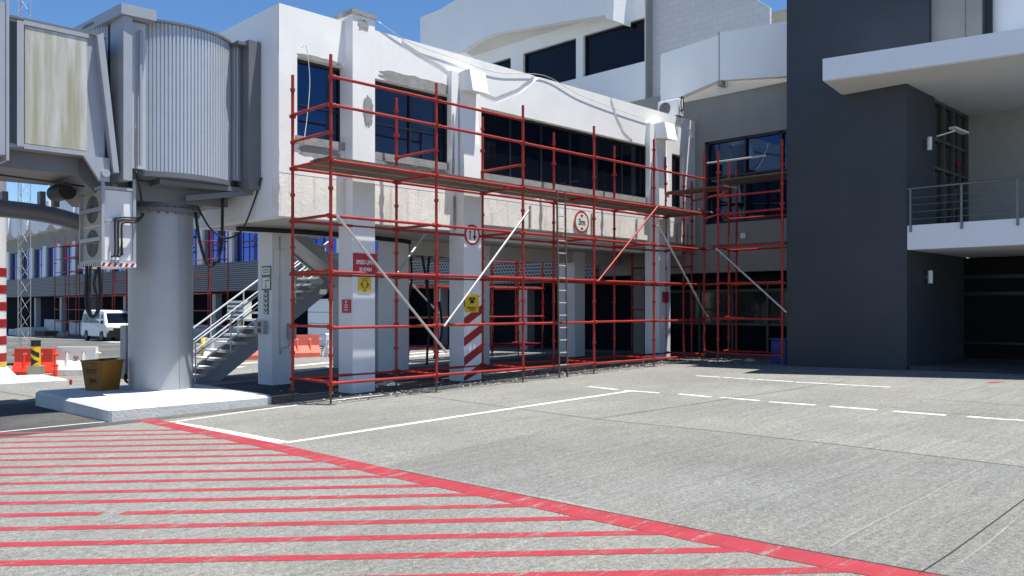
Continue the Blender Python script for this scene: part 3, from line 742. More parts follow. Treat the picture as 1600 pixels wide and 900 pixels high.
# ============================================================ SCAFFOLDS
def standard(mb, x, y, z0, z1, first=.33, step=.495):
    mb.cyl((x,y,z0+.22),(x,y,z1),.030,n=10)
    z = first
    while z < z1-.05:
        if z > z0+.2:
            mb.cyl((x,y,z-.028),(x,y,z+.028),.044,.050,n=8,smooth=False)
            if int(round((z-first)/step)) % 2 == 0:
                mb.box(x-.062,x+.062,y-.016,y+.016,z-.034,z+.026); mb.box(x-.016,x+.016,y-.062,y+.062,z-.034,z+.026)
        z += step
def scaffold(name_label, cat, loc, posts, ledgers, transoms, braces, decks, group=None, detail=True):
    t = thing('scaffold', name_label, cat, loc, group)
    for (x, y, z1) in posts:
        z0 = gz(x, y); mb = MB()
        if detail: standard(mb, x, y, z0, z1)
        else: mb.cyl((x,y,z0),(x,y,z1),.035,n=6)
        s_ = mb.build('standard', M['red'], t)
        if detail:
            MB().cyl((x,y,z0),(x,y,z0+.26),.019,n=8).box(x-.07,x+.07,y-.07,y+.07,z0,z0+.012).cyl((x,y,z0+.19),(x,y,z0+.215),.05,n=8).build('base_jack', M['rust'], s_)
    r = .028 if detail else .032
    for lst, nm in ((ledgers,'ledger'),(transoms,'transom')):
        for (p, q) in lst:
            p = Vector(p); q = Vector(q); j = Vector((0,0,random.uniform(-.006,.006))); mb = MB().cyl(p+j, q+j, r, n=10 if detail else 6)
            if detail:
                d = (q-p).normalized()
                for e, sg in ((p,1),(q,-1)): mb.cyl(e+d*.03*sg+j, e+d*.10*sg+j, .038, n=8)
            mb.build(nm, M['red'], t)
    for (p, q, mt) in braces: MB().cyl(p, q, .025, n=10).build('brace', M[mt], t)
    for (x0,x1,y0,y1,z,along) in decks:
        mb = MB(); w_ = (y1-y0) if along == 'x' else (x1-x0); n_ = max(1, int(w_/.235))
        for i in range(n_):
            a = i*w_/n_; dz = random.uniform(-.02,.02); e0, e1 = random.uniform(-.06,.06), random.uniform(-.06,.06)
            if along == 'x': mb.box(x0+e0, x1+e1, y0+a+.012, y0+a+w_/n_-.012, z+dz, z+.042+dz)
            else: mb.box(x0+a+.006, x0+a+w_/n_-.006, y0+e0, y1+e1, z+dz, z+.042+dz)
        mb.build('deck_planks', M['wood'], t)
    return t
Y1, Y2 = 12.72, 14.02
XS = [8.17, 10.60, 13.06, 15.50, 17.95, 20.36]
L = [.33, 1.32, 2.31, 3.30, 4.29]
posts = [(x, Y1, zt_) for x, zt_ in zip(XS, (6.17,6.12,6.10,6.02,6.05,6.0))]+[(x, Y2, 6.06) for x in XS]
led, tra = [], []
for i in range(5):
    a, c = XS[i], XS[i+1]
    for z in L+[5.28]: led.append(((a,Y1,z),(c,Y1,z)))
    if i < 2: led.append(((a,Y1,5.78),(c,Y1,5.78)))
    for z in (.33, 2.31, 3.30, 4.29): led.append(((a,Y2,z),(c,Y2,z)))
for i, x in enumerate(XS):
    zs = [.33, 2.31, 3.30, 4.29]
    if i == 0: zs += [1.32, 4.78, 5.28]
    if i in (1, 2): zs += [4.78]
    for z in zs: tra.append(((x,Y1,z+.02),(x,Y2,z+.02)))
def fy(px, py, Y): p = on_y(px, py, Y); return (p.x, p.y, p.z)
br = [(fy(524,334,12.66), fy(698,551,12.66),'galv'), (fy(826,329,12.66), fy(694,510,12.66),'galv'),
      (fy(1028,322,12.66), fy(934,440,12.66),'red'), (fy(1028,352,12.66), fy(1108,500,12.66),'galv'),
      ((10.6,14.1,2.3),(11.9,14.6,3.4),'galv')]
decks = [(XS[i]+.0, XS[i+1]-.0, Y1+.03, Y2-.04, 4.325, 'x') for i in range(5)]
sc1 = scaffold('long red tube scaffold with plank platform standing along the white concourse facade', 'scaffold', (14.3,13.4,.1), posts, led, tra, br, decks)
# couplers at top of the braces, loose tube ends at the right end of the platform
MB().cyl((20.2,12.8,4.42),(21.1,12.9,4.40),.024).cyl((20.1,13.2,4.42),(21.3,13.3,4.42),.024).build('loose_tube', M['galv'], sc1)

XA, XB = 19.62, 20.9
LP = [.45, 1.37, 2.31, 3.27]
posts = [(XA,11.83,5.85),(XA,10.0,5.9),(XB,12.26,5.8),(21.6,12.42,5.8),(XB,10.0,5.8),(21.75,14.02,5.5),(21.4,16.0,3.6),(XB+.3,13.95,5.6)]
led = []
for z in LP+[4.15, 4.62]: led.append(((XA,11.83,z),(XA,10.0,z)))
for z in LP+[4.15]: led.append(((XB,12.26,z),(XB,10.0,z)))
tra = []
for z in LP+[4.15]: tra += [((XA,11.83,z+.02),(XB,12.26,z+.02)), ((XA,11.83,z),(20.36,Y1,z))]
tra += [((XA,10.0,4.17),(XB,10.0,4.17)), ((20.36,Y2,5.02),(21.75,14.02,5.02)), ((XB,12.26,4.9),(21.75,14.02,4.9)), ((XB,12.26,5.0),(20.36,Y2,5.0)), ((XB,12.26,3.3),(21.6,12.42,3.3)),((XB,12.26,1.4),(21.6,12.42,1.4)), ((21.75,14.02,2.9),(21.4,16,2.9)), ((20.36,14.02,1.6),(21.4,16,1.6))]
def fx(px, py, X): p = on_x(px, py, X); return (p.x, p.y, p.z)
br = [(fx(1119,388,19.56), fx(1229,488,19.56),'galv'), (fx(1105,255,19.7), fx(1197,243,19.7),'galv')]
scaffold('shorter red scaffold in the corner between concourse and dark annex', 'scaffold', (20.3,11,.2), posts, led, tra, br,
         [(XA+.05,XB-.05,9.96,12.0,5.06,'y'), (20.3,XB+.1,12.1,13.9,5.0,'y'), (XA+.05,XB-.3,10.0,12.1,3.3,'y')])
# under-croft scaffold seen through the pillars
xs, ys_ = [13.9, 16.2, 18.6, 21.0], [19.5, 20.8]
posts = [(x, y, 3.9) for x in (16.2,17.4,18.6,19.8,21.0) for y in ys_]
led = [((xs[i],y,z),(xs[i+1],y,z)) for i in (1,2) for y in ys_ for z in (.4,1.35,2.3,3.25)]
tra = [((x,19.5,z),(x,20.8,z)) for x in xs[1:] for z in (.4,1.35,2.3,3.25)]
scaffold('red scaffold standing behind the pillars beneath the perforated screen', 'scaffold', (18.6,20,.0), posts, led, tra, [(fy(695,500,19.4),fy(640,440,19.4),'galv')],
         [(16.2,21,19.55,20.75,2.33,'x')])
# far scaffold on the terminal frontage
posts, led, tra, dk = [], [], [], []
Yf = [44+2.44*i for i in range(12)]
for i, y in enumerate(Yf):
    posts += [(20.6,y,7.0 if i > 3 else 6.0),(21.6,y,6.6)]
    for z in (.5,2.4,4.3,5.3,6.3): tra.append(((20.6,y,z),(21.6,y,z))) if i % 2 == 0 else None
    if i < 11:
        for k, z in enumerate((.5,1.45,2.4,3.35,4.3,5.3,6.3)):
            if z > 5.4 and i < 4: continue
            led.append(((20.6,y,z),(20.6,y+2.44,z)))
        if i > 3: dk.append((20.65,21.55,y,y+2.44,5.35 if i % 2 else 6.3,'y'))
        if i > 1: dk.append((20.65,21.55,y,y+2.44,.55,'y'))
scaffold('distant red scaffold on the terminal frontage behind the white van', 'scaffold', (21,57,-.4), posts, led, tra, [], dk, detail=False)

# ladder
t = thing('ladder', 'weathered steel ladder leaning upright against the scaffold platform', 'ladder', (14.2,12.6,.1))
pb, pt_ = on_y(884,572,12.95), on_y(869,303,12.62)
pb2, pt2 = on_y(890.5,572,12.95), on_y(883,303,12.62)
for a, c in ((pb,pt_),(on_y(897,570,12.95)-Vector((0,0,.0)),pt2)):
    pass
A0, A1 = Vector((14.12,12.60,gz(14,12.6)+.02)), Vector((14.06,12.62,4.32))
B0, B1 = A0+Vector((.28,0,0)), A1+Vector((.28,0,0))
MB().bar(A0,A1,.024,.04).build('stile', M['rust'], t); MB().bar(B0,B1,.024,.04).build('stile', M['rust'], t)
for k in range(1, 15):
    f_ = k/15; MB().cyl(A0+(A1-A0)*f_, B0+(B1-B0)*f_, .014, n=8).build('rung', M['galv'], t)

# ============================================================ SIGNS
RX, UZ = (1,0,0), (0,0,1)
def sign(name, label, x0, x1, z0, z1, y, mat, text=(), tmat='signwhite', cat='sign'):
    t = thing(name, label, cat, ((x0+x1)/2, y, z0))
    MB().box(x0, x1, y, y+.012, z0, z1).build('board', M[mat], t)
    if text:
        for body, fx_, fz, hh, ww_ in text:
            m = MB(); text_mb(m, body, (x0+(x1-x0)*fx_, y, z0+(z1-z0)*fz), RX, UZ, hh, ww_, .003)
            m.build('lettering', M[tmat], t)
    return t
ys1 = 13.985
a = on_y(552,395,ys1); c = on_y(589,430,ys1)
sign('speed_limit_sign', 'dark red board reading SPEED LIMIT 20 KM/H on the front pillar', a.x, c.x, on_y(589,428,ys1).z, a.z, ys1, 'signred',
     (('SPEED LIMIT',.5,.56,.085,.44),('20 KM/H',.5,.2,.08,.30)))
a = on_y(560,433,ys1); zb_ = on_y(560,456,ys1).z
t = sign('ear_protection_sign', 'yellow ear protection sign below the red speed limit board', a.x, on_y(580,433,ys1).x, zb_, a.z, ys1, 'signyellow')
cx, cz = (a.x+on_y(580,433,ys1).x)/2, (a.z+zb_)/2
m = MB(); m.path([(cx+.065*math.cos(k*math.pi/8), ys1-.003, cz+.01+.085*math.sin(k*math.pi/8)) for k in range(17)], .006, 6)
for sx in (-1,1): m.box(cx+sx*.075-.015, cx+sx*.075+.015, ys1-.006, ys1-.001, cz-.025, cz+.03)
m.box(cx-.1,cx+.1,ys1-.003,ys1-.001,cz+.115,cz+.125).box(cx-.04,cx+.04,ys1-.003,ys1-.001,cz-.13,cz-.115)
m.build('pictogram', M['signblack'], t)
# small red notice on the pillar's shaded side
t = thing('fire_notice', 'small red notice with white lettering on the shaded side of the front pillar', 'sign', (9.49,14.15,1.6))
a = on_x(534,468,9.485); c = on_x(548,489,9.485)
MB().box(9.485, 9.497, min(a.y,c.y), max(a.y,c.y), c.z, a.z).build('board', M['signred'], t)
m = MB(); ym = (a.y+c.y)/2
for z in (.22,.42,.58): m.box(9.481, 9.484, ym-.06, ym+.06, c.z+(a.z-c.z)*z-.008, c.z+(a.z-c.z)*z+.008)
m.box(9.481,9.484,ym-.02,ym+.02,c.z+(a.z-c.z)*.72,c.z+(a.z-c.z)*.92)
m.build('lettering', M['signwhite'], t)
# emergency phone
a = on_y(727,460,ys1); c = on_y(748,488,ys1)
t = sign('emergency_phone_sign', 'yellow EMERGENCY PHONE sign above the striped part of the second pillar', a.x, c.x, c.z, a.z, ys1, 'signyellow',
     (('EMERGENCY',.5,.26,.045,.29),('PHONE',.5,.12,.045,.17)), 'signblack')
cx = (a.x+c.x)/2; cz = a.z-.13
m = MB(); m.prism([(cx-.07,cz-.07),(cx+.07,cz-.07),(cx+.04,cz+.02),(cx-.04,cz+.02)], 'y', ys1-.004, ys1-.001); m.build('pictogram', M['signblack'], t); m = MB()
m.prism([(cx-.10,cz+.01),(cx-.06,cz+.0),(cx-.04,cz+.035),(cx+.04,cz+.035),(cx+.06,cz),(cx+.10,cz+.01),(cx+.08,cz+.065),(cx-.08,cz+.065)], 'y', ys1-.0045, ys1-.0015)
m.build('handset_symbol', M['signblack'], t)
def disc(mb, cx, y, cz, r, n_=40): mb.prism([(cx+r*math.cos(2*math.pi*k/n_), cz+r*math.sin(2*math.pi*k/n_)) for k in range(n_)], 'y', y, y+.006)
def roundsign(name, label, cx, cz, r, y, ring):
    t = thing(name, label, 'sign', (cx,y,cz-r))
    m = MB(); disc(m, cx, y, cz, r); m.build('rim', M[ring], t); m = MB(); disc(m, cx, y-.003, cz, r*.80); m.build('face', M['signwhite'], t); return t
p = on_y(738,367,ys1)
t = roundsign('priority_sign', 'round red rimmed give way to oncoming traffic sign on the second pillar', p.x, p.z, .235, ys1, 'signred')
m = MB(); yy_ = ys1-.006
m.box(p.x+.05,p.x+.085,yy_,yy_+.003,p.z-.02,p.z+.13).prism([(p.x+.015,p.z-.02),(p.x+.0675,p.z-.13),(p.x+.12,p.z-.02)], 'y', yy_, yy_+.003)
m.build('black_arrow', M['signblack'], t)
m = MB(); m.box(p.x-.085,p.x-.055,yy_,yy_+.003,p.z-.12,p.z+.06).prism([(p.x-.11,p.z+.05),(p.x-.03,p.z+.05),(p.x-.07,p.z+.12)], 'y', yy_, yy_+.003)
m.build('red_arrow', M['signred'], t)
p = on_y(909,347,YF-.03)
t = roundsign('height_limit_sign', 'round 3m height limit sign with red rim on the lower white band', p.x, p.z, .30, YF-.03, 'ringred')
m = MB(); text_mb(m, '3m', (p.x,YF-.034,p.z), RX, UZ, .17, .27, .001)
for s_ in (-1,1): m.prism([(p.x-.055,p.z+s_*.19),(p.x+.055,p.z+s_*.19),(p.x,p.z+s_*.125)][::s_], 'y', YF-.038, YF-.035)
m.build('lettering', M['signblack'], t)
# green signs on the rear left pillar's side face (X = 9.5)
t = thing('assembly_sign', 'green bordered white pictogram sign above arrows on the rear pillar by the stairs', 'sign', (9.48,17.5,1.5))
a = on_x(409,416,9.486); c = on_x(423,453,9.486); yl, yr = max(a.y,c.y), min(a.y,c.y)
MB().box(9.484, 9.497, yr, yl, c.z, a.z).build('board', M['signgreen'], t)
hh = a.z-c.z
MB().box(9.479,9.483,yr+.03,yl-.03,a.z-hh*.36,a.z-hh*.07).box(9.479,9.483,yr+.03,yl-.03,c.z+hh*.06,c.z+hh*.52).build('face', M['signwhite'], t)
ym = (yl+yr)/2
m = MB()
for z in (.26,.16): m.box(9.475,9.478,yr+.07,yl-.07,a.z-hh*z-.012,a.z-hh*z+.012)
m.box(9.475,9.478,ym-.012,ym+.012,c.z+hh*.12,c.z+hh*.34).box(9.475,9.478,ym-.06,ym+.06,c.z+hh*.11,c.z+hh*.14)
m.prism([(yr+.06,c.z+hh*.44),(yl-.08,c.z+hh*.38),(yr+.09,c.z+hh*.36)], 'x', 9.475, 9.478)
m.build('symbols', M['signgreen'], t)
t = thing('arrow_strip', 'narrow green strip of white down arrows beneath the pictogram sign', 'sign', (9.48,17.5,1.4))
zt_, zb_ = on_x(415,453,9.486).z-.003, on_x(415,491,9.486).z; ya_, yb_ = on_x(412,0,9.486).y, on_x(419,0,9.486).y
MB().box(9.486,9.497,yb_,ya_,zb_,zt_).build('board', M['signgreen'], t)
m = MB(); ym = (ya_+yb_)/2; hw = (ya_-yb_)*.36
for k in range(5):
    z = zt_-(k+.35)*(zt_-zb_)/5.2
    m.prism([(ym-hw,z),(ym,z-.06),(ym+hw,z),(ym+hw,z-.04),(ym,z-.10),(ym-hw,z-.04)], 'x', 9.481, 9.485)
m.build('arrows', M['signwhite'], t)
t = thing('control_box', 'grey switch box with two dark buttons on the rear pillar by the stairs', 'control box', (9.45,17.4,1.1))
a = on_x(401,501,9.42); c = on_x(413,522,9.42)
MB().box(9.40,9.498,min(a.y,c.y),max(a.y,c.y)+.1,c.z,a.z).build('case', M['stair'], t)
ym = (a.y+c.y)/2
MB().box(9.392,9.399,ym-.05,ym+.09,c.z+.03,c.z+.13).box(9.392,9.399,ym-.05,ym+.09,c.z+.17,c.z+.27).build('buttons', M['signblack'], t)
t = thing('junction_box', 'grey junction box with conduit low on the rear pillar front', 'junction box', (9.8,17.15,1.0))
MB().box(9.86,10.05,17.08,17.198,.95,1.3).build('case', M['stair'], t)
MB().path([(9.9,17.15,.95),(9.9,17.15,.8),(9.75,17.16,.74),(9.68,17.17,.82),(9.68,17.17,3.3)], .012, 6).build('conduit', M['galv'], t)
t = thing('hazard_box', 'small dark rusty box fixed on the third front pillar', 'box', (20.3,13.98,1.8))
a = on_y(1036,456,13.96); c = on_y(1043,473,13.96)
MB().box(a.x, c.x+.02, 13.93, 13.998, c.z, a.z).build('case', M['rust'], t); MB().box(a.x+.02,c.x,13.925,13.929,c.z+.03,a.z-.03).build('lid', M['signred'], t)

# ============================================================ JET BRIDGE
jb = thing('boarding_bridge', 'grey airport boarding bridge with corrugated rotunda on a round steel column', 'boarding bridge', (6.67,16.4,0))
CX, CY = 6.67, 16.4
pz = gz(CX,CY)+.22
MB().cyl((CX,CY,pz),(CX,CY,3.55),.59,n=48).build('column', M['column'], jb)
MB().cyl((CX,CY,.95),(CX,CY,.957),.594,n=48).build('weld_seam', M['column'], jb)
MB().box(CX+.12,CX+.128,CY-.588,CY-.5,pz,3.5).build('weld_seam', M['column'], jb)
fl = MB().cyl((CX,CY,3.50),(CX,CY,3.57),.74,n=40).cyl((CX,CY,3.57),(CX,CY,3.66),.66,n=40)
for k in range(28):
    t_ = 2*math.pi*k/28; x, y = CX+.69*math.cos(t_), CY+.69*math.sin(t_); fl.cyl((x,y,3.45),(x,y,3.61),.02,n=6)
fl.build('flange', M['bridge_dark'], jb)
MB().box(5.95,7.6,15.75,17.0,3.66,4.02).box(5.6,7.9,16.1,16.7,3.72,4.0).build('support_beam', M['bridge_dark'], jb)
# rotunda
rt = MB(); R = 1.34; ns = 128; prof = []
for k in range(ns):
    for q, rr in ((0,-.006),(.15,.020),(.70,.024),(.86,-.006)):
        t_ = 2*math.pi*(k+q)/ns; prof.append((CX+(R+rr)*math.cos(t_), CY+(R+rr)*math.sin(t_)))
rt.prism(prof, 'z', 4.14, 6.83); rt.build('rotunda', M['slat'], jb)
MB().cyl((CX,CY,6.83),(CX,CY,6.875),R+.06,n=64).build('rotunda_roof', M['bridge_dark'], jb)
rf = MB().cyl((CX,CY,4.04),(CX,CY,4.135),R+.06,n=64)
rf.build('rotunda_floor', M['bridge_dark'], jb)
# link to the terminal
MB().box(7.64,7.78,15.32,17.6,4.16,6.76).build('link_corridor', M['bridge'], jb)
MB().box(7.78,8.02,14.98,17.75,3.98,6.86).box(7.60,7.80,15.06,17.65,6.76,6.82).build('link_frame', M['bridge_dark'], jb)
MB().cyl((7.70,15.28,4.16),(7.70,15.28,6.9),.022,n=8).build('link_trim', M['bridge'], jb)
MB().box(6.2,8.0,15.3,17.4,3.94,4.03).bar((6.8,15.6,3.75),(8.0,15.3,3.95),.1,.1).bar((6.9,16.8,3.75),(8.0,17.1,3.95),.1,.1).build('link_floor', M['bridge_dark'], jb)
# portal
MB().box(5.45,5.60,15.0,15.62,3.9,6.76).build('portal_frame', M['bridge'], jb)
MB().box(5.45,5.60,17.2,17.8,3.9,6.76).build('portal_frame', M['bridge'], jb)
MB().prism([(5.40,14.95),(5.98,14.90),(5.78,17.85),(5.18,17.85)], 'z', 6.765, 6.95).build('portal_header', M['bridge'], jb)
MB().box(5.62,5.9,15.18,15.3,4.15,6.75).build('portal_panel', M['slat'], jb)
MB().cyl((5.78,15.1,4.2),(5.78,15.1,6.6),.03,n=10).build('vertical_pipe', M['bridge'], jb)
MB().box(5.46,5.6,15.62,17.2,4.1,6.76).build('portal_curtain', M['black'], jb)
# tunnel: inner section, then the wider outer section
MB().box(-6,5.22,15.24,17.56,4.28,6.36).build('inner_tunnel', M['bridge'], jb)
MB().box(3.98,4.93,15.215,15.238,4.36,6.28).build('tunnel_panel', M['panel'], jb, label='cream tunnel panel streaked with rust and green stains')
MB().box(3.86,3.96,15.20,15.238,4.30,6.34).box(3.96,4.95,15.20,15.238,4.27,4.345).box(3.96,4.95,15.20,15.238,6.29,6.36).build('panel_trim', M['bridge'], jb)
MB().box(3.70,3.85,15.21,15.238,4.34,6.3).build('side_window', M['grey_glass'], jb)
MB().box(-6,3.66,15.02,17.75,4.1,6.52).box(3.66,3.70,15.0,17.77,4.02,6.58).build('outer_tunnel', M['bridge'], jb)
MB().box(3.6,5.25,15.20,17.60,6.361,6.40).build('tunnel_roof_edge', M['bridge_dark'], jb)
cu_ = MB().prism([(5.04,6.33),(5.14,6.40),(5.40,4.02),(5.31,4.02)], 'y', 15.06, 15.24)
cu_.build('side_flap', M['bridge'], jb)
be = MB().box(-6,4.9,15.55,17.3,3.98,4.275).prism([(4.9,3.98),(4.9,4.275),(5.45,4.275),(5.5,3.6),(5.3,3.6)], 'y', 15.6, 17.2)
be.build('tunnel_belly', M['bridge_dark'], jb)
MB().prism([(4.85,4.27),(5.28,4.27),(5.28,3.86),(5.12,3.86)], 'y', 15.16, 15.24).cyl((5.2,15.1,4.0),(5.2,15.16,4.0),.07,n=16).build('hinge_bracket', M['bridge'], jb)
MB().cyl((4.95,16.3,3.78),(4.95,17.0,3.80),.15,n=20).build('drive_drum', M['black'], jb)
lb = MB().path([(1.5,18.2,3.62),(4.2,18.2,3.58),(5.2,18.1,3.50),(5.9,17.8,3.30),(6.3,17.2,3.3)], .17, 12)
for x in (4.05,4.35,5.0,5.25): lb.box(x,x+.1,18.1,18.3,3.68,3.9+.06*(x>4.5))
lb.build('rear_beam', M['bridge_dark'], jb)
hs = MB()
hs.path([(2.0,15.3,3.86),(3.6,15.4,3.83),(5.0,15.6,3.80)], .016, 6)
hs.build('service_cable', M['black'], jb)
MB().path([(5.02,15.5,2.4),(5.0,15.5,1.9),(5.02,15.5,1.65),(5.10,15.5,1.52),(5.20,15.5,1.6),(5.24,15.5,1.9),(5.22,15.5,2.4)], .028, 8).build('hanging_cable', M['black'], jb)
MB().path([(5.06,15.45,2.4),(5.03,15.45,1.8),(5.10,15.45,1.50),(5.19,15.45,1.75),(5.12,15.45,2.1),(5.2,15.45,2.4)], .022, 8).build('hanging_cable', M['black'], jb)
MB().path([(5.55,15.4,3.0),(5.52,15.3,2.95),(5.50,15.2,2.6)], .02, 6).build('hanging_cable', M['black'], jb)
MB().path([(7.0,15.6,3.5),(7.05,15.5,2.9),(7.2,15.5,2.5),(7.35,15.5,2.55),(7.5,15.55,2.9),(7.55,15.6,3.9)], .030, 8).build('hanging_cable', M['black'], jb)
MB().path([(7.0,15.5,3.6),(7.2,15.4,3.2),(7.5,15.35,3.02),(7.8,15.3,3.2),(7.98,15.2,3.7),(8.0,14.9,4.2)], .018, 8).build('hanging_cable', M['black'], jb)
MB().path([(5.72,15.15,4.1),(5.82,15.2,3.7),(5.95,15.5,3.55)], .02, 6).build('hanging_cable', M['black'], jb)
MB().path([(5.68,15.06,4.9),(5.66,15.05,4.4),(5.68,15.05,4.1)], .006, 6).build('yellow_cable', M['bin'], jb)
# air-conditioner cage
ac = thing('air_conditioner_stack', 'caged double fan air conditioner hanging beneath the boarding bridge', 'air conditioner', (5.4,15.8,2.4))
x0, x1, y0, y1, z0, z1 = 5.16, 5.72, 15.2, 16.35, 2.46, 3.78
MB().box(x0+.05,x1-.02,y0+.05,y1-.05,z0+.02,z1-.05).build('casing', M['whitemetal'], ac)
cg = MB()
for x in (x0,x1-.03):
    for y in (y0,y1-.05): cg.box(x,x+.05,y,y+.05,z0,z1+.18)
for z in (z0,z1-.04):
    cg.box(x0+.05,x1-.03,y0+.002,y0+.045,z,z+.05).box(x0+.002,x0+.045,y0+.05,y1-.05,z,z+.05)
for z in (z0+.38,z0+.9): cg.box(x0-.012,x0+.03,y0+.05,y1-.05,z,z+.07)
cg.box(x0+.05,x1-.03,y0-.008,y0+.03,z0+.72,z0+.77)
cg.box(x0+.0,x1,y1-.3,y1-.2,z1,3.98)
cg.build('cage', M['bridge'], ac)
for zc_ in (z0+.36, z0+.96):
    fg = MB(); yc = (y0+y1)/2; X_ = x0+.045
    fg.box(X_-.006,X_+.004,y0+.08,y1-.08,zc_-.29,zc_+.29)
    f_ = fg.build('fan_panel', M['beige'], ac)
    dm = MB(); nn = 32
    dm.add([(X_-.010,yc+.30*math.cos(2*math.pi*k/nn),zc_+.25*math.sin(2*math.pi*k/nn)) for k in range(nn)], [tuple(range(nn))])
    dm.build('fan_opening', M['darkgrille'], f_)
    gr = MB()
    for q in (3,4,5,6):
        gr.path([(X_-.016,yc+.045*q*math.cos(2*math.pi*k/24),zc_+.04*q*math.sin(2*math.pi*k/24)) for k in range(25)], .004, 4)
    gr.bar((X_-.016,yc-.3,zc_),(X_-.016,yc+.3,zc_),.01,.01)
    gr.build('fan_grille', M['beige'], f_)
MB().box(x0-.02,x1+.01,y0-.03,y1,z0-.07,z0-.004).build('tray', M['signwhite'], ac)
sp_ = MB()
for k in range(6):
    xa = x0-.02+k*.097; sp_.prism([(xa,z0-.068),(xa+.045,z0-.068),(xa+.075,z0-.006),(xa+.03,z0-.006)], 'y', y0-.034, y0-.0305)
for k in range(11):
    ya_ = y0-.02+k*.105; sp_.prism([(ya_,z0-.068),(ya_+.045,z0-.068),(ya_+.075,z0-.006),(ya_+.03,z0-.006)], 'x', x0-.0245, x0-.0205)
sp_.build('warning_stripes', M['pierred'], ac)
pi = MB()
for q, xq in enumerate((5.36,5.41,5.47)): pi.path([(xq-.06,15.16,2.56),(xq,15.14,2.64),(xq,15.14,3.16-.04*q),(xq+.05,15.14,3.25-.04*q),(5.72,15.15,3.27-.04*q),(5.95,15.5,3.38-.03*q),(6.1,15.8,3.42)], .017, 8)
pi.build('coolant_pipes', M['black'], ac)
# plinth
pl = MB().bbox(4.77,7.6,13.73,17.6,gz(4.8,17)-.1,gz(6,15)+.22,.045)
pl.build('concrete_plinth', M['plinth'], label='low white painted concrete plinth under the round steel column', cat='plinth')
PZ = gz(6,15)+.22
# orange bin
t = thing('dust_bin', 'faded orange plastic bin with worn lettering standing on the white plinth', 'bin', (0,0,0))
r = ray(150,611); tt = (HC-PZ)/(-r.z); bx_, by_ = r.x*tt, r.y*tt+.0
d = Vector((bx_,by_)); bc = d+Vector((.25,.25)).normalized()*.25
t.location = (bc.x, bc.y, PZ); ORG[t.name] = Vector((0,0,0)); t.rotation_euler.z = math.radians(24)
mb = MB(); lo, hi, H = .205, .262, .57
def sq(h_, z): return [(-h_,-h_,z),(h_,-h_,z),(h_,h_,z),(-h_,h_,z)]
mb.add(sq(lo,0)+sq(hi,H)+sq(hi-.02,H)+sq(lo-.02,.03), [(0,3,2,1)]+[(i,(i+1)%4,4+(i+1)%4,4+i) for i in range(4)]+[(4+i,4+(i+1)%4,8+(i+1)%4,8+i) for i in range(4)]+[(8+i,8+(i+1)%4,12+(i+1)%4,12+i) for i in range(4)]+[(12,13,14,15)])
mb.build('tub', M['bin'], t)
rm = MB()
for a, c in (((-hi,-hi),(hi,-hi)),((hi,-hi),(hi,hi)),((hi,hi),(-hi,hi)),((-hi,hi),(-hi,-hi))): rm.bar((a[0],a[1],H-.01),(c[0],c[1],H-.01),.035,.03)
rm.box(hi,hi+.04,-.06,.06,H-.09,H-.05).box(-hi-.04,-hi,-.06,.06,H-.09,H-.05); rm.build('rim', M['bin'], t)
lt = MB(); lean = (hi-lo)/H
for body, z in (('DUST',.37),('BIN',.19)):
    text_mb(lt, body, (-(lo+lean*z)-.004,0,z), (0,-1,0), (-lean,0,1), .09, .26 if body == 'DUST' else .18, .002)
lt.build('lettering', simple('faded_brown_ink', (.10,.045,.012), .8), t)
# electrical cabinet beside the column
t = thing('electrical_cabinet', 'tall grey steel cabinet fixed behind the round column', 'cabinet', (6.3,17.2,.25))
MB().bbox(6.22,6.5,17.02,17.3,.25,1.32,.01).build('case', M['stair'], t)
MB().path([(6.32,16.98,3.5),(6.32,16.98,1.6),(6.30,16.96,.5),(6.30,16.95,.30),(6.24,16.9,.2),(6.18,16.92,.26),(6.2,16.95,.36)], .025, 8).build('cable', M['black'], t)

# ============================================================ STAIRCASE
stt = thing('staircase', 'grey outdoor staircase with pale treads and white tube railings under the concourse', 'staircase', (10.5,19.8,-.1))
def flight(xa, za, xb, zb, y0, y1, n_):
    dx, dz = (xb-xa)/n_, (zb-za)/n_
    s = MB()
    for yk in (y0, y1-.08):
        s.prism([(xa,za-.30),(xa,za-.02),(xb,zb-.06),(xb,zb-.42),(xa+dx*.9,za-.30)] if za < 0 else [(xa,za-.32),(xa,za-.02),(xb,zb-.02),(xb,zb-.36)], 'y', yk, yk+.08)
    s.add([(xa,y0+.08,za-.28),(xb,y0+.08,zb-.28),(xb,y1-.08,zb-.28),(xa,y1-.08,za-.28)], [(0,1,2,3)])
    s.build('stringer', M['stair'], stt)
    for k in range(n_):
        x = xa+dx*(k+.5); z = za+dz*(k+1)
        MB().box(x-abs(dx)*.55, x+abs(dx)*.55, y0-.06, y1+.06, z-.055, z).build('tread', M['tread'], stt)
zg_ = gz(8.8,19.8)
flight(8.7, zg_, 12.45, 2.5, 19.5, 20.6, 14)
MB().box(12.45,13.7,18.3,20.6,2.30,2.5).build('landing', M['stair'], stt)
flight(12.45, 2.5, 10.0, 4.2, 18.25, 19.3, 9)
for y_ in (19.5, 20.6):
    for h_ in (.95,.65,.35): MB().cyl((8.7,y_,zg_+h_),(12.45,y_,2.5+h_),.024 if h_ > .9 else .018,n=8).build('handrail', M['rail'], stt)
    for k in range(5):
        x = 8.75+k*.9; z = zg_+(x-8.7)*(2.5-zg_)/3.75; MB().cyl((x,y_,z),(x,y_,z+.95),.018,n=8).build('baluster', M['rail'], stt)
MB().box(13.3,13.5,18.3,20.6,gz(13,19)-.1,2.3).build('support_wall', M['stair'], stt)

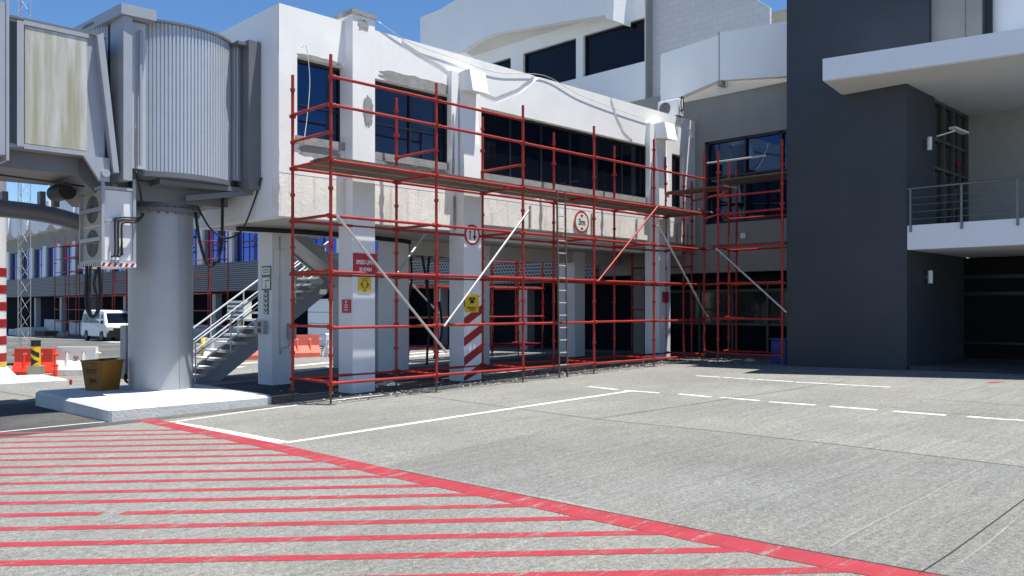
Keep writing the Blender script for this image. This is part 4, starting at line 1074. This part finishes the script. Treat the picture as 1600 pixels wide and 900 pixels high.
# ============================================================ AIR CONDITIONERS, SMALL FIXTURES
def split_ac(loc, rz, lab, grp=None, s=1.0, cm='whitemetal'):
    t = thing('outdoor_unit', lab, 'air conditioner', loc, grp, rz); O = ORG[t.name]; ORG[t.name] = Vector((0,0,0))
    MB().bbox(-.42*s,.42*s,-.16*s,.16*s,.04*s,.60*s,.02).build('casing', M[cm], t)
    m = MB(); m.add([(-.12*s+.23*s*math.cos(2*math.pi*k/24),-.163*s,.32*s+.23*s*math.sin(2*math.pi*k/24)) for k in range(24)], [tuple(range(23,-1,-1))]); m.build('fan_opening', M['darkgrille'], t)
    m = MB()
    for q in range(1,6): m.path([(-.12*s+.045*s*q*math.cos(2*math.pi*k/20),-.168*s,.32*s+.045*s*q*math.sin(2*math.pi*k/20)) for k in range(21)], .004*s, 4)
    m.build('fan_grille', M['whitemetal'], t)
    MB().box(-.35*s,-.29*s,-.18*s,.18*s,0,.04*s).box(.29*s,.35*s,-.18*s,.18*s,0,.04*s).build('feet', M['frame_grey'], t)
    m = MB().path([(.43*s,-.05*s,.2*s),(.52*s,-.08*s,.15*s),(.58*s,-.1*s,.3*s),(.57*s,-.1*s,.6*s),(.5*s,-.08*s,.62*s),(.46*s,-.06*s,.4*s),(.5*s,-.05*s,.05)], .02*s, 6); m.build('pipes', M['black'], t)
    return t
split_ac((21.5,14.62,ZT-.0), math.radians(-90), 'white air conditioner unit on the concourse parapet corner with looped black pipes', s=.9)
split_ac((14.6,18.35,2.98), 0, 'air conditioner outdoor unit hung behind the concourse above the left hoses', 'units hung behind the concourse', .9, 'stair')
split_ac((15.5,18.35,2.98), 0, 'air conditioner outdoor unit hung behind the concourse nearer the second pillar', 'units hung behind the concourse', .9, 'stair')
h_ = thing('hanging_hoses', 'black hoses drooping from the soffit between the first two pillars', 'hose', (14.5,18.2,3.2))
for pts, r_ in (([(600,366),(632,372),(641,400),(643,440),(636,480),(628,530),(625,566)],.032), ([(640,368),(655,385),(663,420),(670,470),(677,488),(686,472),(690,520),(678,560)],.036),
                ([(672,385),(668,440),(672,510),(668,545),(667,570)],.034)):
    MB().path([on_y(px,py,18.2) for px, py in pts], r_, 8).build('hose', M['black'], h_)

# ============================================================ LEFT PIER, BARRIERS, BIN, BOLLARD
pr = thing('striped_pier', 'white round pier with red stripes at the left edge of the apron', 'pier', (5.25,23.5,gz(5.25,23.5)))
px_, py_ = 5.12, 23.5; g0 = gz(px_,py_)
MB().cyl((px_,py_,g0+.1),(px_,py_,3.95),.60,n=40).build('shaft', M['signwhite'], pr)
for k in range(6):
    z = g0+.62+k*.415; MB().cyl((px_,py_,z),(px_,py_,z+.21),.606,n=40).build('red_stripe', M['pierred'], pr)
MB().cyl((px_,py_,g0+.50),(px_,py_,g0+.60),.61,n=40).build('yellow_stripe', M['signyellow'], pr)
MB().cyl((px_,py_,3.95),(px_,py_,4.22),.607,n=40).build('orange_band', M['pierorange'], pr)
MB().cyl((px_,py_,4.22),(px_,py_,6.0),.60,n=40).build('collar', M['bridge'], pr)
ft = MB().box(px_-1.5,px_+1.65,py_-1.5,py_+.9,g0-.05,g0+.17).cyl((px_,py_,g0+.1),(px_,py_,g0+.50),.95,.60,n=32)
ft.build('footing', M['plinth'], pr)
MB().box(px_-1.51,px_+.05,py_-1.505,py_-1.45,g0,g0+.172).box(px_+1.6,px_+1.66,py_-1.51,py_-1.2,g0,g0+.173).build('footing_stripe', M['pierred'], pr)

def barrier(loc, rz, lab, mat, heart=False):
    t = thing('plastic_barrier', lab, 'barrier', loc, 'water filled plastic barriers', rz); ORG[t.name] = Vector((0,0,0))
    s = MB(); W = .55
    s.prism([(-.22,0),(.22,0),(.22,.16),(.08,.42),(.08,.80),(-.08,.80),(-.08,.42),(-.22,.16)], 'x', -W, W).build('body', M[mat], t)
    for x in (-.26,.20): MB().box(x,x+.06,-.225,-.07,.02,.17).prism([(-.20,.14),(-.085,.42),(-.085,.66),(-.10,.66)], 'x', x, x+.05).build('buttress', M[mat], t)
    for sx in (-1,1):
        for z in (.32,.62): MB().cyl((sx*W,0,z),(sx*(W+.11),0,z),.032,n=8).build('coupling_lug', M[mat], t)
    for x in (-.24,.22): MB().box(x-.05,x+.05,-.084,-.078,.62,.67).build('reflector', M['signwhite'] if not heart else M['pierred'], t)
    if heart:
        m = MB(); m.path([(.0+.06*16*math.sin(k*math.pi/12)**3/16, -.087, .50+.055*(13*math.cos(k*math.pi/12)-5*math.cos(2*k*math.pi/12)-2*math.cos(3*k*math.pi/12)-math.cos(4*k*math.pi/12))/16) for k in range(25)], .010, 6)
        m.build('heart_mark', M['signred'], t)
    return t
def gp(px, py): p = on_g(px, py); return (p.x, p.y, p.z)
barrier(gp(55,589), math.radians(-48), 'bright red plastic barrier behind the yellow and black bollard', 'barred')
barrier(gp(121,586), math.radians(-44), 'white plastic barrier with a red heart mark beside the orange bin', 'barwhite', True)
barrier(gp(388,562), math.radians(-25), 'faded red plastic barrier seen just behind the stair foot', 'barsalmon')
barrier(gp(474,558), math.radians(-20), 'faded red plastic barrier between the rear pillar and the front pillar', 'barsalmon')
barrier(gp(512,556), math.radians(60), 'white plastic barrier end-on behind the scaffold corner post', 'barwhite')
barrier(gp(345,566), math.radians(-60), 'white plastic barrier seen through the stair railing', 'barwhite')
# bollard in a hollow block
t = thing('warning_bollard', 'yellow and black chevron bollard standing in a hollow concrete block', 'bollard', gp(56,594)); B = Vector(t.location)
fr_ = Vector((-R2,-R2,0)); rt_ = Vector((R2,-R2,0))
m = MB().cyl(B+Vector((0,0,.15)), B+Vector((0,0,1.02)), .115, n=20); m.build('post', M['signyellow'], t)
m = MB().cyl(B+Vector((0,0,.90)), B+Vector((0,0,1.06)), .119, n=20); m.build('cap', M['signblack'], t)
m = MB(); nq = 10
for shape in ('band', 'tip'):
    for k in range(nq):
        u0_, u1_ = -.112+.224*k/nq, -.112+.224*(k+1)/nq
        def lim(u):
            q = (u+.112)/.224
            return (.80-.14*q-.06, .80-.14*q+.07) if shape == 'band' else (.50-.14*(1-q), .50+.14*(1-q))
        pts = []
        for u, w_i in ((u0_,0),(u1_,0),(u1_,1),(u0_,1)):
            off = math.sqrt(max(0,.1175**2-u*u)); pts.append(B+rt_*u+fr_*off+Vector((0,0,lim(u)[w_i])))
        m.add(pts, [(0,1,2,3)])
m.build('chevron', M['signblack'], t)
m = MB(); m.M = Matrix.Translation(B) @ Matrix.Rotation(math.radians(-30),4,'Z')
m.box(-.16,.16,-.2,-.14,0,.38).box(-.16,.16,.14,.2,0,.38).box(-.16,-.11,-.14,.14,0,.38).box(.11,.16,-.14,.14,0,.38).box(.16,.34,-.2,.2,0,.16)
m.build('concrete_block', M['concblock'], t)
# yellow bollard behind stairs
MB().path([(*gp(319,556)[:2],gp(319,556)[2]),(*gp(319,556)[:2],gp(319,556)[2]+.7)], .12, 12).build('yellow_bollard', M['signyellow'], label='short plain yellow bollard seen through the stair railing', cat='bollard')

# lattice mast
t = thing('lattice_mast', 'slender steel lattice mast behind the boarding bridge', 'mast', (13.1,50.5,gz(13,50)))
m = MB(); z0 = gz(13,50); q = .3
cs = [(13.1-q,50.5-q),(13.1+q,50.5-q),(13.1,50.5+q)]
for c in cs: m.cyl((*c,z0),(*c,24),.02,n=6)
m.build('legs', M['galv'], t)
m = MB(); z = z0
while z < 23.5:
    for i in range(3): m.cyl((*cs[i],z),(*cs[(i+1)%3],z+.9),.011,n=4)
    z += .9
m.build('lattice', M['galv'], t)

# ============================================================ VAN
vx, vy = 19.6, 56.7
vp = on_g(170,534); vz = gz(vx,vy)
van = thing('van', 'white minivan parked facing the camera in front of the distant scaffold', 'van', (vx,vy,vz)); O = Vector((vx,vy,vz))
def V(x, y, z): return (vx+x, vy+y, vz+z)   # y: -y is the front; x: -x is the visible side
prof = [(-2.35,.35),(-2.38,.75),(-2.30,1.02),(-2.15,1.12),(-1.55,1.88),(-1.35,1.95),(2.1,1.98),(2.28,1.85),(2.36,1.1),(2.38,.4),(2.3,.3),(-2.25,.3)]
m = MB(); n_ = len(prof); vs = []
for x, sc_ in ((-.85,0),(-.80,1),(.80,1),(.85,0)): pass
def wid(z): return .86 if z < 1.1 else .86-.16*(z-1.1)/.9
vs = [V(-wid(z),y,z) for y, z in prof]+[V(wid(z),y,z) for y, z in prof]
m.add(vs, [tuple(range(n_)), tuple(range(2*n_-1,n_-1,-1))]+[(i,n_+i,n_+(i+1)%n_,(i+1)%n_) for i in range(n_)])
bd = m.build('body', M['whitemetal'], van)
md = bd.modifiers.new('bevel', 'BEVEL'); md.width = .06; md.segments = 2; md.limit_method = 'ANGLE'
def panel(name, pts, mat):
    mb = MB(); mb.add([V(*p) for p in pts], [tuple(range(len(pts)))]); mb.build(name, mat, van)
def side(y0, y1, z0, z1, ym=None):
    f = lambda z: -wid(z)-.008
    return [(f(z0),y0,z0),(f(z0),y1,z0),(f(z1),y1,z1),(f(z1),(ym if ym is not None else y0),z1)]
panel('windscreen', [(-.72,-2.13,1.15),(.72,-2.13,1.15),(.64,-1.62,1.80),(-.64,-1.62,1.80)], M['glass_left'])
for args in ((-1.85,-1.15,1.15,1.72,-1.45),(-.95,.3,1.15,1.72),(.45,1.25,1.15,1.72),(1.4,2.1,1.15,1.72)): panel('side_window', side(*args), M['glass'])
MB().box(vx-.74,vx+.74,vy-2.42,vy-2.36,vz+.55,vz+.80).build('grille', M['signblack'], van)
MB().box(vx-.86,vx+.86,vy-2.46,vy-2.3,vz+.28,vz+.55).build('bumper', M['frame_dark'], van)
for s_ in (-1,1): MB().box(vx+s_*.66-.16,vx+s_*.66+.16,vy-2.44,vy-2.34,vz+.72,vz+.92).build('headlight', M['lamp'], van)
MB().box(vx-.5,vx+.5,vy-2.42,vy-2.36,vz+.84,vz+.88).build('chrome_strip', M['inox'], van)
for y_ in (-1.45,1.35):
    for s_ in (-1,1):
        wv = MB().cyl((vx+s_*.70,vy+y_,vz+.33),(vx+s_*.875,vy+y_,vz+.33),.34,n=24).build('wheel', M['tyre'], van)
        MB().cyl((vx+s_*.876,vy+y_,vz+.33),(vx+s_*.885,vy+y_,vz+.33),.19,n=16).build('rim', M['frame_grey'], wv)
MB().box(vx-.98,vx-.86,vy-1.75,vy-1.65,vz+1.12,vz+1.34).build('wing_mirror', M['signblack'], van)
MB().box(vx-.875,vx-.866,vy-.85,vy-.72,vz+.98,vz+1.02).build('door_handle', M['signblack'], van)

# cabin, rubble, debris
t = thing('white_cabin', 'white corrugated site cabin glimpsed under the staircase', 'cabin', (21,31.3,gz(21,31)))
m = MB()
for k in range(4): m.box(20,21.9,29.0,33.0,gz(21,31)+.05+k*.5,gz(21,31)+.53+k*.5)
m.build('walls', M['upper_white'], t); MB().box(19.95,22,28.95,33.05,gz(21,31)+2.04,gz(21,31)+2.12).build('roof', M['whitemetal'], t)
t = thing('distribution_box', 'white louvred cabinet seen between the stair railings', 'cabinet', (13.2,24.6,.9))
a = on_x(355,470,13.2); c = on_x(380,500,13.2)
MB().box(13.2,13.5,c.y,a.y,c.z,a.z).build('case', M['whitemetal'], t)
m = MB()
for k in range(4): m.box(13.18,13.199,c.y+.06,a.y-.06,c.z+.06+k*(a.z-c.z)/4.4,c.z+.12+k*(a.z-c.z)/4.4)
m.build('louvres', M['darkgrille'], t)
MB().box(13.3,13.4,(a.y+c.y)/2-.05,(a.y+c.y)/2+.05,gz(13,25),c.z).build('leg', M['galv'], t)
def rock(mb, c, r):
    vs = []; 
    for i in range(3):
        for k in range(6):
            t_ = 2*math.pi*(k+random.random()*.6)/6; rr = r*(1,.9,.45)[i]*random.uniform(.7,1.2)
            vs.append((c[0]+rr*math.cos(t_), c[1]+rr*math.sin(t_), c[2]+r*(0,.5,1.0)[i]*random.uniform(.7,1.1)))
    fs = [tuple(12+k for k in range(6))]+[(i*6+k,i*6+(k+1)%6,i*6+6+(k+1)%6,i*6+6+k) for i in range(2) for k in range(6)]
    mb.add(vs, fs)
def pile(name, label, px0, px1, py0, py1, n_, r, mat, kind=None, cat=None):
    m = MB()
    for _ in range(n_):
        p = on_g(random.uniform(px0,px1), random.uniform(py0,py1)); rock(m, p, r*random.uniform(.4,1.3))
    return m.build(name, mat, label=label, kind=kind, cat=cat) if kind is None else m.build(name, mat, kind=kind, label=label, loc=(0,0,0))
pile('rubble_pile', 'low heap of broken concrete beside the distant scaffold base', 92,128,521,526,40,.35,M['rubble'],cat='rubble pile')
t = MB(); p = on_g(38,524)
for k in range(3): t.box(p.x-.6,p.x+1.2,p.y-3.2+k*2.0,p.y-1.4+k*2.0,p.z,p.z+.75-.12*k)
t.build('concrete_blocks', M['plinth'], label='white painted concrete blocks lined up at the far scaffold end', cat='concrete block')
m = MB(); p = on_g(72,525)
for k in range(7): m.box(p.x-.5,p.x+.5,p.y-1.4+k*.4,p.y-1.1+k*.4,p.z,p.z+.35)
m.box(p.x-.55,p.x+.55,p.y-1.5,p.y+1.5,p.z+.35,p.z+.42); m.build('pallet_stack', M['wood'], label='dark pallet stack between white blocks and rubble heap', cat='pallet')
pile('construction_debris', 'crumbs of plaster and grit along the shadow edge of the scaffold', 500,1130,0,0,0,.02,M['rubble'],kind='stuff') if False else None
m = MB()
for _ in range(420):
    x = random.uniform(8.5,21.5); y = random.gauss(13.3,.35) if random.random() < .7 else random.uniform(12.4,16.5)
    rock(m, (x,y,gz(x,y)), random.choice((.008,.012,.018,.03)))
for _ in range(130):
    x = random.uniform(17.6,20.8); y = random.uniform(7,13); rock(m, (x,y,gz(x,y)), random.choice((.008,.012,.02)))
m.build('plaster_crumbs', M['rubble'], kind='stuff', label='crumbs of fallen plaster scattered beneath the scaffold', loc=(0,0,0))
def sack(px, py, s, lab):
    p = on_g(px, py); m = MB(); rs, nn = 5, 14; vs = []
    for i in range(rs+1):
        for k in range(nn):
            t_ = 2*math.pi*k/nn; rr = s*math.cos(i*math.pi/2/rs)*random.uniform(.7,1.1); vs.append((p.x+rr*math.cos(t_)*1.5, p.y+rr*math.sin(t_), p.z+s*.45*math.sin(i*math.pi/2/rs)*random.uniform(.7,1.1)))
    m.add(vs, [(i*nn+k,i*nn+(k+1)%nn,(i+1)*nn+(k+1)%nn,(i+1)*nn+k) for i in range(rs) for k in range(nn)]+[tuple(rs*nn+k for k in range(nn))])
    m.build('crumpled_sack', M['rag'], label=lab, cat='sack')
sack(606,602,.22,'crumpled pale sack lying beside the front pillar foot')
sack(1172,564,.17,'crumpled white sack lying beside the dark annex base')
# blue bin
t = thing('blue_bin', 'plain blue plastic bin at the foot of the dark annex', 'bin', (20.3,10.5,gz(20.3,10.5))); z = gz(20.3,10.5)
MB().bbox(20.15,20.6,10.15,10.6,z,z+.62,.03).build('tub', M['bluebin'], t); MB().bbox(20.12,20.63,10.12,10.63,z+.62,z+.67,.02).build('lid', M['bluebin'], t)
print('objects', len(bpy.data.objects))
